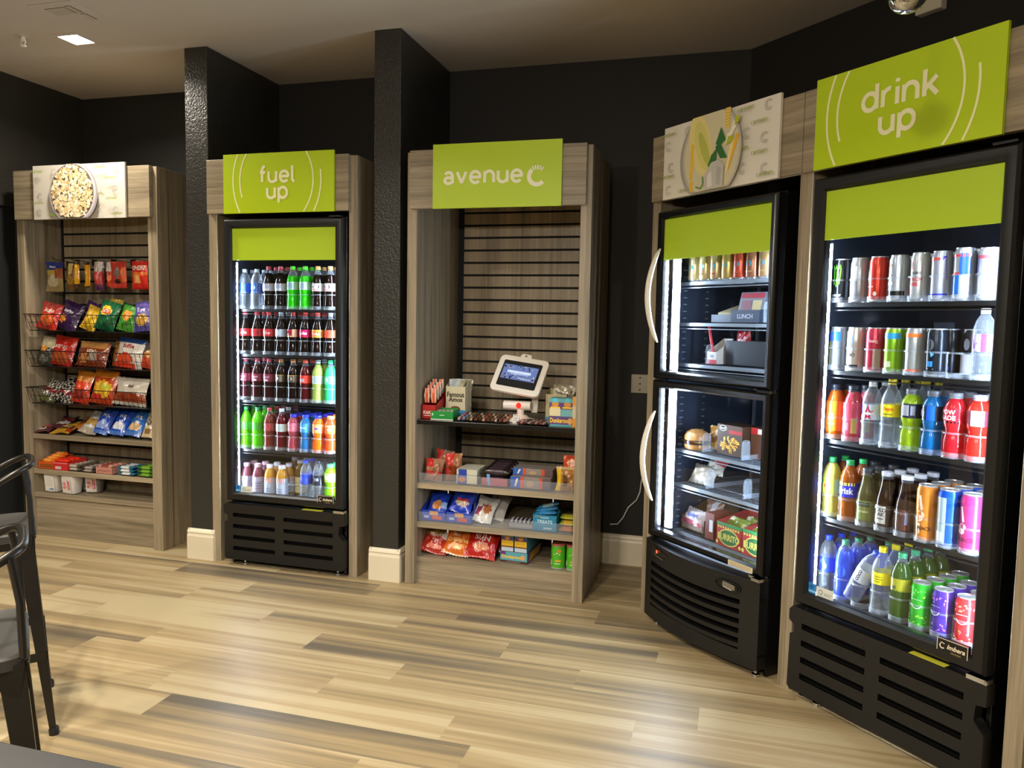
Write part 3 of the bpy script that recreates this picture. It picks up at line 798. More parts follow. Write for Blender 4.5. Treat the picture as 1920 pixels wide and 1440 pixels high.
# two-door food cooler (unit D)
DX = .098
pd = PR(DX, -.055)
KD = thing('two_door_cooler', 'black food cooler with two glass doors and cream bow handles', 'cooler', pd, R45)
DW = .705
cabinet(KD, DW, .055, .66, 0.0, 1.935)
part('divider', MB().box(.016, DW - .016, .06, .62, 1.165, 1.20), BLKG, KD)
def d_door(z0, z1, gz0, gz1, hz0, hz1, decal):
    b = MB(); bw = .036; door_frame(b, 0, DW, z0, z1, bw, 0, .05); d = part('door', b, BLKG, KD, True, sharp=.5)
    part('door_glass', MB().box(.032, DW - .032, .026, .03, z0 + .03, z1 - .03), PANE, d)
    if decal: part('header_decal', MB().box(.034, DW - .034, .018, .0205, 1.706, z1 - .034, 0, lin('#aac722')), PRINT, d, label='lime green header band behind the glass')
    pts = []; rr = []
    for i in range(17):
        u = i / 16; pts.append((.028 - .004 * math.sin(PI * u), .002 - .062 * math.sin(PI * u) ** .8 if 0 < u < 1 else .002, hz0 + (hz1 - hz0) * u)); rr.append(.007 + .0065 * math.sin(PI * u) ** .6 if 0 < u < 1 else .004)
    part('bow_handle', MB().tube(pts, rr, 10), CREAMP, d, True, label='cream curved pull handle')
    for x, s in ((.060, 1), (DW - .060, -1)):
        led_bar(KD, x, .07, z0 + .04, (1.71 if decal else z1 - .035), s, .015, .016, .018, LEDWIDE)
    part('hinge', MB().box(DW - .06, DW + .01, -.002, .03, z0 - .012, z0 - .002), CHROME, d)
    return d
d1 = d_door(1.163, 1.925, 0, 0, 1.33, 1.757, True)
d2 = d_door(.418, 1.155, 0, 0, .587, 1.01, False)
A = Art(-.0015); A.rect(.53, .424, .665, .447, '#c9bd9c'); A.line([(.54, .440), (.655, .440)], .002, '#94896f'); A.line([(.54, .434), (.655, .434)], .002, '#94896f'); A.line([(.54, .429), (.64, .429)], .0015, '#94896f')
A.part('rating_label', d2)
# rounded louvred base
def bow(x, k=.045): u = 2 * x / DW - 1; return -k * (1 - u * u)
def bowed(b, x0, x1, z0, z1, y1=.05, k=.045, n=14, dz=0.0):
    xs = [x0 + (x1 - x0) * i / n for i in range(n + 1)]
    v = []; f = []
    for x in xs:
        sag = dz * (1 - (2 * x / DW - 1) ** 2)
        v += [(x, bow(x, k), z0 - sag), (x, bow(x, k), z1 - sag), (x, y1, z1 - sag), (x, y1, z0 - sag)]
    for i in range(n):
        a = i * 4
        for j in range(4): f.append((a + j, a + (j + 1) % 4, a + 4 + (j + 1) % 4, a + 4 + j))
    f += [(0, 1, 2, 3), (n * 4, n * 4 + 3, n * 4 + 2, n * 4 + 1)]
    b.add(v, f); return b
b = MB(); bowed(b, 0, DW, .325, .405, dz=.012); bowed(b, 0, DW, .037, .098, dz=.0)
bowed(b, 0, .055, .09, .33, n=3); bowed(b, DW - .085, DW, .09, .33, n=3)
for i in range(6): bowed(b, .05, DW - .08, .112 + i * .040, .130 + i * .040, dz=.012)
vp = part('vent_panel', b, BLK, KD, True, sharp=.4)
part('vent_backing', MB().box(.02, DW - .02, .045, .054, .06, .36), BLKM, vp)
b = MB(); b.add([(.07, bow(.10) - .006, .352), (.19, bow(.16) - .004, .338), (.195, bow(.17) - .004, .372), (.075, bow(.09) - .008, .388)], [(0, 1, 2, 3)])
cp_ = part('control_window', b, BLKG, vp, recalc=False)
A = Art(surf=lambda x, z, d: (x, bow(x) - .011 - d, z)); A.text('8', .118, .370, .014, '#ff2010'); A.part('red_digits', cp_, REDDOT)
A = Art(surf=lambda x, z, d: (x, bow(x) - .010 - d, z)); A.line([(.092, .353), (.170, .345)], .003, '#cfc9b8'); A.part('chrome_line', cp_, CHROME)
b = MB(); pts = [(DW - .145 + .062 * math.cos(a), bow(DW - .145 + .062 * math.cos(a)) - .004, .348 + .021 * math.sin(a)) for a in [2 * PI * i / 28 for i in range(28)]]
b.tube(pts, .004, 6, closed=True); part('oval_bezel', b, GUN, vp, True)
b = MB(); pts = [(DW - .145 + .058 * math.cos(a), bow(DW - .145) - .003, .348 + .018 * math.sin(a)) for a in [2 * PI * i / 28 for i in range(28)]]
b.add(pts, [tuple(range(28))]); part('oval_recess', b, BLKM, vp, recalc=False)
A = Art(surf=lambda x, z, d: (x, bow(DW - .145) - .006 - d, z)); A.pg([(DW - .17, .345), (DW - .10, .339), (DW - .098, .360), (DW - .165, .364)], '#6f6a5a'); A.line([(DW - .165, .342), (DW - .115, .337)], .003, '#d8d2c2'); A.part('name_plate', vp)
for xx in (.06, DW - .03): part('foot', MB().lathe([(0, 0), (.016, 0), (.016, .01), (.008, .014), (.008, .045), (0, .045)], 12, (xx, .03, 0)), CHROME, KD, True)
part('hinge', MB().box(DW - .03, DW + .012, -.02, .02, .404, .416), CHROME, KD)
LG = principled('shelf_wire_grey', '#9aa3ad', .3, metal=.6)
DSH = [1.610, 1.423, 1.234, .830, .665, .440]
for z in DSH: wire_shelf(KD, DW, z, .13, .58, .03, LG, n=34)
for (zz) in (1.235, 1.60): pass
b = MB()
for x in (.10, DW - .10):
    b.box(x - .006, x + .006, .56, .572, .45, 1.12); b.box(x - .006, x + .006, .56, .572, 1.21, 1.85)
part('shelf_standard', b, LG, KD)
b = MB(); b.box(.44, .56, .600, .606, 1.03, 1.052, 0); part('air_duct_label', b, WHITEP, KD)
# clear dividers on the food shelves
def divider(x, z, h=.085):
    b = MB(); b.tube([(x, .145, z), (x, .145, z + h - .02), (x, .15, z + h - .004), (x, .165, z + h), (x, .185, z + h - .004), (x, .19, z + h - .02), (x, .19, z)], .003, 5)
    b.box(x - .0008, x + .0008, .147, .188, z, z + h - .006); b.box(x - .001, x + .001, .147, .5, z, z + .02)
    return part('shelf_divider', b, CLEAR, KD, False)
for x, z in ((.20, .835), (.44, .835), (.60, .835), (.23, .670), (.46, .670), (.575, .670), (.20, 1.239), (.60, 1.239), (.53, 1.428)): divider(x, z)

# ================================================================== DRINKS
PROF = {
 'soda': ([(0, .002), (.024, 0), (.031, .006), (.0335, .016), (.0325, .030), (.0325, .05), (.0312, .07), (.0325, .09), (.0335, .105), (.0335, .150), (.0325, .165), (.027, .183), (.0185, .201), (.0125, .213), (.0125, .219), (.0145, .221)], .0142, .219, .018, (.107, .150)),
 'cola': ([(0, .002), (.025, 0), (.031, .006), (.0335, .018), (.0325, .040), (.0295, .065), (.0298, .082), (.0335, .095), (.034, .105), (.034, .137), (.031, .155), (.024, .180), (.0165, .200), (.0125, .212), (.0125, .219), (.0145, .221)], .0142, .219, .018, (.100, .142)),
 'sport': ([(0, .002), (.026, 0), (.033, .008), (.0342, .03), (.0335, .055), (.0285, .078), (.0280, .088), (.0335, .105), (.0345, .115), (.0345, .155), (.0300, .172), (.021, .186), (.0185, .19), (.0185, .194)], .0205, .192, .017, (.112, .160)),
 'vita': ([(0, .002), (.026, 0), (.0325, .007), (.0335, .015), (.0335, .105), (.0325, .120), (.0275, .140), (.020, .155), (.0175, .160), (.0175, .165)], .0195, .163, .019, (.018, .108)),
 'body': ([(0, .002), (.025, 0), (.032, .006), (.0338, .03), (.0338, .09), (.0325, .125), (.029, .150), (.022, .170), (.0185, .178), (.0185, .184)], .0202, .182, .020, (.03, .14)),
 'tea': ([(0, .002), (.028, 0), (.0325, .006), (.0335, .02), (.0335, .095), (.032, .112), (.0265, .135), (.0215, .158), (.0185, .182), (.0182, .196)], .0198, .193, .014, (.02, .092)),
 'water': ([(0, .002), (.024, 0), (.031, .006), (.0325, .014), (.031, .028), (.0325, .042), (.031, .056), (.0325, .070), (.0325, .085), (.0325, .145), (.031, .160), (.024, .185), (.0145, .200), (.0125, .204), (.0125, .208)], .0142, .206, .016, (.088, .142)),
 'tall': ([(0, .002), (.028, 0), (.033, .008), (.034, .02), (.034, .12), (.033, .14), (.027, .165), (.020, .178), (.0185, .182), (.0185, .19)], .0202, .188, .018, (.02, .11)),
}
def smooth_prof(p):
    out = []
    for i in range(len(p) - 1):
        r0, z0 = p[i]; r1, z1 = p[i + 1]
        out.append((r0, z0))
        if z1 - z0 > .012:
            n = int((z1 - z0) / .010)
            for k in range(1, n): out.append((r0 + (r1 - r0) * k / n, z0 + (z1 - z0) * k / n))
    out.append(p[-1]); return out
_bc = {}
def bottle_meshes(kind, liquid, cap, label, fill, key, lspan=None):
    k = (kind, liquid, cap, key, fill)
    if k in _bc: return _bc[k]
    prof, cr, cz, ch, ls = PROF[kind]
    if lspan: ls = lspan
    clear = liquid == 'clear'
    lc = (.7, .8, .9, 1) if clear else lin(liquid)
    H = prof[-1][1]; fz = H * fill
    pr = []
    for r, z in smooth_prof(prof):
        pr.append((r, z, (0 if z < fz else 1), lc))
    body = MB().lathe(pr, 20); me = body.mesh('body', [WATER if clear else DRINK, CLEAR], True)
    c = MB(); c.lathe([(0, cz - .001), (cr, cz - .001), (cr, cz + ch * .22), (cr * .94, cz + ch * .26), (cr, cz + ch * .34), (cr * .99, cz + ch * .92), (cr * .86, cz + ch), (0, cz + ch)], 18, col=lin(cap)); mc = c.mesh('cap', CARD, True)
    ml = None
    if label:
        rl = max([r for r, z in prof if ls[0] - .004 <= z <= ls[1] + .004] + [0]) + .0005
        sf = lambda x, z, d: ((rl + d) * math.sin(x / rl), -(rl + d) * math.cos(x / rl), z)
        A = Art(surf=sf, step=.00018); per = 2 * PI * rl
        A.rect(-per / 2, ls[0], per / 2, ls[1], label[0], 24)
        for L in label[1:]:
            draw_layer(A, L, ls[0], ls[1], per * .32)
        ml = A.mb.mesh('label', GLOSS, True, recalc=False)
    _bc[k] = (me, mc, ml); return _bc[k]
def draw_layer(A, L, z0, z1, w):
    """layers in unit coords: x in -1..1 over width w, z 0..1"""
    h = z1 - z0; k = L[0]; X = lambda u: u * w / 2; Z = lambda v: z0 + v * h
    if k == 'r': A.rect(X(L[1]), Z(L[2]), X(L[3]), Z(L[4]), L[5], 6)
    elif k == 'e': A.ell(X(L[1]), Z(L[2]), L[3] * w / 2, L[4] * h, L[5], 18)
    elif k == 't':
        rot = L[6] if len(L) > 6 else 0; nat = text_polys(L[1], .03, 0)[2] * L[4] * h / .72
        lim = (h if rot else w) * .86 * (1 - abs(L[2]) * .6)
        A.text(L[1], X(L[2]), Z(L[3]), L[4] * h, L[5], .03, 0, rot=rot, w=(lim if nat > lim else None))
    elif k == 'l': A.line([(X(a), Z(b)) for a, b in L[1]], L[2] * w / 2, L[3])
    elif k == 'p': A.pg([(X(a), Z(b)) for a, b in L[1]], L[2])
def can_meshes(r, h, base, layers, key, top='#b9bcc0'):
    k = ('can', key)
    if k in _bc: return _bc[k]
    m = lin(top); cb = lin(base)
    me = MB().lathe([(0, .004, 0, m), (r * .72, .004, 0, m), (r * .80, 0, 0, m), (r * .97, .007, 0, cb), (r, .012, 0, cb), (r, h * .3, 0, cb), (r, h * .6, 0, cb), (r, h - .018, 0, cb), (r * .86, h - .004, 0, m), (r * .88, h, 0, m), (r * .82, h, 0, m), (r * .79, h - .004, 0, m), (0, h - .004)], 22).mesh('body', CANM, True)
    sf = lambda x, z, d: ((r + .0003 + d) * math.sin(x / r), -(r + .0003 + d) * math.cos(x / r), z)
    A = Art(surf=sf, step=.00015)
    for L in layers: draw_layer(A, L, .012, h - .018, 2 * PI * r * .32)
    ml = A.mb.mesh('can_print', GLOSS, True, recalc=False) if A.k else None
    tab = MB().box(-.008, .008, -.012, .004, h - .004, h - .002, 0, m).mesh('pull_tab', CANM)
    _bc[k] = (me, tab, ml); return _bc[k]
def put_bottle(spec, loc, rz, label, group, cat='drink bottle', name='drink_bottle', rot=None):
    kind, liquid, cap, lab, fill, key = spec
    me, mc, ml = bottle_meshes(kind, liquid, cap, lab, fill, key)
    t = thing(name, label, cat, loc, rz, group, rot)
    link('body', me, t); link('cap', mc, t)
    if ml: link('label', ml, t)
    return t
def put_can(spec, loc, rz, label, group):
    r, h, base, lay, key = spec
    me, tab, ml = can_meshes(r, h, base, lay, key)
    t = thing('drink_can', label, 'drink can', loc, rz, group)
    link('body', me, t); link('pull_tab', tab, t)
    if ml: link('can_print', ml, t)
    return t
ORD = ['leftmost', 'second from left', 'third from left', 'fourth from left', 'fifth from left', 'sixth from left', 'seventh from left', 'eighth from left', 'ninth from left']
RN = ['front row', 'second row', 'third row', 'fourth row']
SN = ['top shelf', 'second shelf', 'middle shelf', 'fourth shelf', 'bottom shelf']
CK = '#180a07'
def lay_txt(bg, t, tc, *more): return [bg] + list(more) + [('t', t, 0, .5, .34, tc)]
T = {}
def spec(n, kind, liq, cap, lab, fill, desc): T[n] = ((kind, liq, cap, lab, fill, n), desc)
barcode = [('r', -.35, .2, .35, .8, '#e8eaee'), ('l', [(-.2, .3), (-.2, .7)], .07, '#555a66'), ('l', [(-.05, .3), (-.05, .7)], .05, '#555a66'), ('l', [(.1, .3), (.1, .7)], .08, '#555a66'), ('l', [(.22, .3), (.22, .7)], .04, '#555a66')]
spec('wblue', 'water', 'clear', '#b9cdea', ['#3d63b8', ('r', -1, .0, 1, .12, '#8fb0e4'), ('e', 0, .55, .5, .22, '#6f8fd6')], .9, 'clear water, blue label')
spec('colawhite', 'cola', CK, '#c2485a', ['#b9bcc8', ('r', -1, .9, 1, 1, '#8a4b58'), ('r', -.6, .35, .6, .8, '#9aa3b8'), ('l', [(-.5, .25), (.5, .25)], .05, '#6a7080')], .86, 'cola, white label')
spec('melon', 'soda', '#38e01a', '#57ee2e', ['#a9d8b8', ('r', -.4, .1, .5, .9, '#8fa9b8')], .82, 'neon green soda')
spec('dietgold', 'cola', CK, '#e0a45c', ['#dfe2ee', ('e', 0, .55, .6, .3, '#5d4a60'), ('e', 0, .55, .42, .2, '#c7b0b8'), ('r', -.8, .1, .8, .2, '#e04a3c')], .84, 'cola, gold cap')
spec('colared', 'cola', CK, '#d0303a', ['#c23238', ('t', 'Coke', 0, .5, .42, '#e8b8bc')], .86, 'cola, red label')
spec('colared2', 'cola', CK, '#c4303a', ['#b03038', ('e', 0, .5, .7, .3, '#8c1c28')], .86, 'cola, dark red label')
spec('colasilver', 'cola', CK, '#b6cfe0', ['#9aa6b4', ('r', -.5, .2, .5, .8, '#c3ccd6')], .86, 'cola, silver label')
spec('colagold', 'cola', CK, '#e03a3a', ['#a8303c', ('r', -1, 0, 1, .16, '#d8c08c'), ('r', .2, .16, 1, 1, '#c89a80'), ('e', -.3, .6, .35, .25, '#801820')], .86, 'cola, red and gold label')
spec('colapink', 'cola', CK, '#e03a3a', ['#b81f58', ('r', -1, 0, 1, .2, '#e0283a'), ('t', 'Coke', 0, .55, .4, '#f3dfe6')], .86, 'cherry cola, magenta label')
spec('colavan', 'cola', CK, '#e8463c', ['#e09a3a', ('r', -1, .2, 1, .8, '#d8462e'), ('t', 'Coke', 0, .5, .36, '#f8e8d0')], .86, 'cola, orange label')
spec('colabright', 'cola', CK, '#c8d4ea', ['#f04a34', ('p', [(-.9, 0), (-.4, 0), (.1, 1), (-.4, 1)], '#f4dcd8')], .86, 'cola, bright red label')
spec('dp', 'soda', '#3a1216', '#c04058', ['#7d3547', ('t', 'Pepper', 0, .6, .24, '#c09aa6'), ('r', -.4, .05, .3, .3, '#c3b4bc')], .86, 'dark soda, plum label')
spec('creme', 'soda', '#1c0c08', '#c88a4c', ['#3b342c', ('r', -1, .86, 1, .97, '#c8a860'), ('e', -.3, .5, .5, .3, '#aca08c'), ('r', .3, .1, .9, .8, '#6a6254')], .86, 'root beer, brown cap')
spec('rednar', 'soda', '#5a0f14', '#ef5238', ['#d83a2c', ('r', -.4, .15, .4, .6, '#a8a2a8')], .86, 'red soda, orange label')
spec('lemonade', 'soda', '#b9d46a', '#a9b8c4', ['#b4cfc4', ('r', -.5, .1, .5, .9, '#93b4c0')], .92, 'pale yellow green lemonade')
spec('sprite', 'soda', '#3fe08a', '#28d878', ['#58ec9c', ('e', .4, .6, .6, .4, '#e8fff2')], .9, 'bright green lemon lime soda')
spec('dew', 'soda', '#69e01c', '#2f9a50', ['#49a83a', ('p', [(-.8, .3), (.9, .75), (.5, .25)], '#d8562a'), ('p', [(-1, .2), (.9, .9), (.9, .6), (-.5, .1)], '#6b5a2c')], .96, 'citrus soda, green cap')
spec('redbrown', 'soda', '#8a3c34', '#c8404c', ['#9a4a48', ('e', 0, .5, .6, .35, '#c03040')], .9, 'red brown soda')
spec('cherryw', 'soda', '#6e1220', '#e6e8f0', ['#c9d3cf', ('r', -.5, .1, .5, .9, '#a9bcb8')], .86, 'cherry red drink, white label')
spec('pinkg', 'sport', '#c25262', '#2c3fd8', ['#d8768c', ('e', 0, .5, .5, .35, '#f2aab8'), ('r', -.9, .35, -.5, .65, '#5a68a8')], .96, 'pink drink, blue cap')
spec('blueg', 'sport', '#2a7fc4', '#2340e0', ['#4a94d4', ('r', -.7, .4, .7, .6, '#a8d4f0')], .96, 'blue sports drink')
spec('fanta', 'sport', '#ff7a14', '#2a35d8', ['#ffb060', ('e', 0, .5, .55, .35, '#c8b8c8'), ('r', -.3, .4, .3, .6, '#5a48a8')], .97, 'orange soda, blue cap')
spec('orangered', 'sport', '#ff5a26', '#ff8a50', ['#ff6c30', ('e', .1, .45, .3, .22, '#ffe8d0'), ('r', -1, .8, 1, .95, '#ffb47a')], .97, 'orange red soda, orange cap')
spec('vita1', 'vita', '#8a4454', '#d0a8c4', ['#aaa4b8', ('r', -.8, .55, .8, .62, '#756a88'), ('r', -.8, .4, .8, .46, '#756a88'), ('r', -.8, .25, .8, .3, '#9a6478')], .97, 'pink vitamin drink')
spec('vita2', 'vita', '#d8a03a', '#dfe0ee', ['#b6bcd0', ('r', -1, .7, 1, 1, '#e0783a'), ('e', 0, .72, .35, .14, '#c8c4d0'), ('r', -.7, .3, .7, .35, '#8a92ac'), ('r', -.7, .15, .7, .2, '#8a92ac')], .97, 'golden vitamin drink')
spec('amber', 'tall', '#8a6a30', '#b8bccc', ['#c9bd90', ('r', -.7, .6, .7, .66, '#a89a6a'), ('r', -.7, .4, .7, .46, '#a89a6a')], .96, 'tall amber juice, cream label')
spec('wblue2', 'water', 'clear', '#2a48d0', ['#2448cc', ('e', 0, .5, .5, .3, '#4a6ce8')], .9, 'clear water, bright blue label and cap')
spec('wdark', 'water', 'clear', '#2a3348', ['#1c2438', ('r', -.4, .45, .4, .75, '#8a93a8')], .9, 'clear water, navy label')
spec('limey', 'sport', '#8ae01c', '#58e8a0', ['#b8f070', ('r', -.5, .3, .5, .7, '#e4ffc0')], .96, 'lime green drink')
# drink-up cooler
spec('oj', 'body', '#f0761c', '#1c2030', ['#ee7a28', ('p', [(-1, .45), (0, .95), (1, .45), (1, .7), (0, 1), (-1, .8)], '#4a4650'), ('r', -.35, .2, .35, .26, '#d8a080'), ('r', -.3, .35, .3, .6, '#e09868')], .95, 'orange coconut sports drink')
spec('pj', 'body', '#d04a5c', '#161a26', ['#cc4f64', ('p', [(-1, .75), (-.4, .8), (.6, .45), (.6, .75), (-.2, 1), (-1, 1)], '#3a3840'), ('r', .5, 0, 1, .5, '#b8a058'), ('r', -.3, .1, .25, .35, '#b87a88')], .95, 'rose pink sports drink')
spec('starw', 'water', 'clear', '#c3ccd8', ['#c0cce0', ('r', -1, .3, -.5, 1, '#4438a8'), ('p', [(math.sin(2 * PI * i / 10) * (.62 if i % 2 == 0 else .27), .45 + math.cos(2 * PI * i / 10) * (.62 if i % 2 == 0 else .27)) for i in range(10)], '#b82848'), ('t', 'Dasani', 0, .45, .2, '#f0e8f0')], .9, 'clear water, red star label')
spec('ylabel', 'soda', 'clear', '#e4cf2a', ['#e6d52a', ('t', 'Topo', 0, .6, .3, '#d84a1c'), ('r', -.5, .15, .5, .25, '#8a8a30')], .9, 'clear mineral water, yellow label')
spec('pwy', 'sport', '#a8c828', '#6a6e78', ['#2a2c38', ('r', -.45, .15, .3, .9, '#a8acb8'), ('r', .45, .2, .85, .85, '#8c92a4')], .96, 'lime yellow sports drink')
spec('pwb', 'sport', '#1a72b4', '#5c616c', ['#1c2030', ('r', .2, 0, 1, 1, '#1c5ac8'), ('e', -.3, .5, .25, .25, '#9aa2b0')], .96, 'blue sports drink, dark label')
spec('pwr', 'sport', '#e02430', '#707680', ['#d02030', ('r', -1, 0, 1, .14, '#2a1018'), ('t', 'POW', 0, .74, .30, '#f8eef0', 0), ('t', 'RADE', 0, .36, .30, '#f8eef0', 0)], .96, 'red sports drink with white lettering')
spec('pwr2', 'sport', '#ff3024', '#9aa0b4', ['#8c2a3c', ('r', -.3, 0, .8, 1, '#e8ecf6')], .96, 'red sports drink, white label')
spec('lem', 'water', '#ded86a', '#2fae5c', ['#c4e04a', ('e', .1, .5, .55, .35, '#e8b02c'), ('e', .1, .5, .42, .2, '#d83c2c'), ('e', -.6, .8, .2, .15, '#4aa850')], .92, 'pale lemonade, green cap')
spec('brisk', 'water', '#a85a1c', '#2fae5c', ['#2a34c8', ('r', -1, .8, 1, 1, '#f0e02c'), ('t', 'Brisk', 0, .45, .42, '#eef0ff')], .93, 'amber tea, blue and yellow label')
spec('olive', 'tea', '#5e5a34', '#3a3c40', ['#6b7440', ('r', -.7, .7, .7, .92, '#33402c'), ('r', -.6, .4, .6, .5, '#98a070')], .9, 'olive green tea')
spec('gold', 'tea', '#241008', '#cdd2e2', ['#3a2c28', ('r', -.7, .1, .7, .95, '#b4b4ae'), ('t', 'GOLD', 0, .76, .18, '#3c3c40'), ('t', 'PEAK', 0, .54, .18, '#3c3c40'), ('r', -.5, .3, .5, .36, '#55565c')], .9, 'dark brewed tea, white cap')
spec('clearor', 'tea', '#3a2620', '#dde1f0', ['#4a342e', ('p', [(-.6, 0), (.4, 0), (.3, 1), (-.1, .8), (-.5, .5)], '#e0562c'), ('r', .3, .3, .55, .9, '#8a90c0')], .9, 'brown tea, orange label')
spec('wbb', 'water', '#3a56e0', '#1c48e8', ['#2a48e0', ('e', 0, .5, .6, .3, '#3a6cf4')], .86, 'blue tinted water')
spec('wclr', 'water', 'clear', '#1c48e8', ['#2c4ce0', ('e', 0, .4, .5, .3, '#4a6cf0'), ('e', 0, .7, .3, .16, '#7898f8')], .88, 'clear water, blue label and cap')
spec('wgc', 'water', '#3f63ee', '#3f8a6a', ['#2c50e6', ('e', 0, .4, .5, .4, '#3a7cf8')], .86, 'blue tinted water, green cap')
spec('coco', 'water', 'clear', '#2a4ce0', ['#c8d2e4', ('t', 'coco', 0, .5, .32, '#4a4450', PI / 2)], .3, 'tilted clear coconut water, grey label')
spec('ymin', 'soda', 'clear', '#e8d820', ['#e8dc22', ('r', -.5, .62, .3, .68, '#7a7a28'), ('r', -.5, .42, .4, .48, '#7a7a28'), ('r', -.5, .22, .2, .28, '#7a7a28')], .9, 'clear tonic water, yellow label')
spec('gginger', 'soda', '#4a6a2a', '#48b080', ['#a8a82c', ('r', -1, .0, 1, .1, '#6a8030'), ('r', -.2, .15, .2, .4, '#5a6448')], .9, 'green ginger ale, olive label')
spec('wpurple', 'water', 'clear', '#e8ecf8', ['#c8b4dc', ('p', [(-.3, .9), (.4, .8), (.1, .4), (-.2, .1)], '#6a2ca8'), ('r', .5, 0, 1, 1, '#c83c78')], .9, 'clear water, purple label')

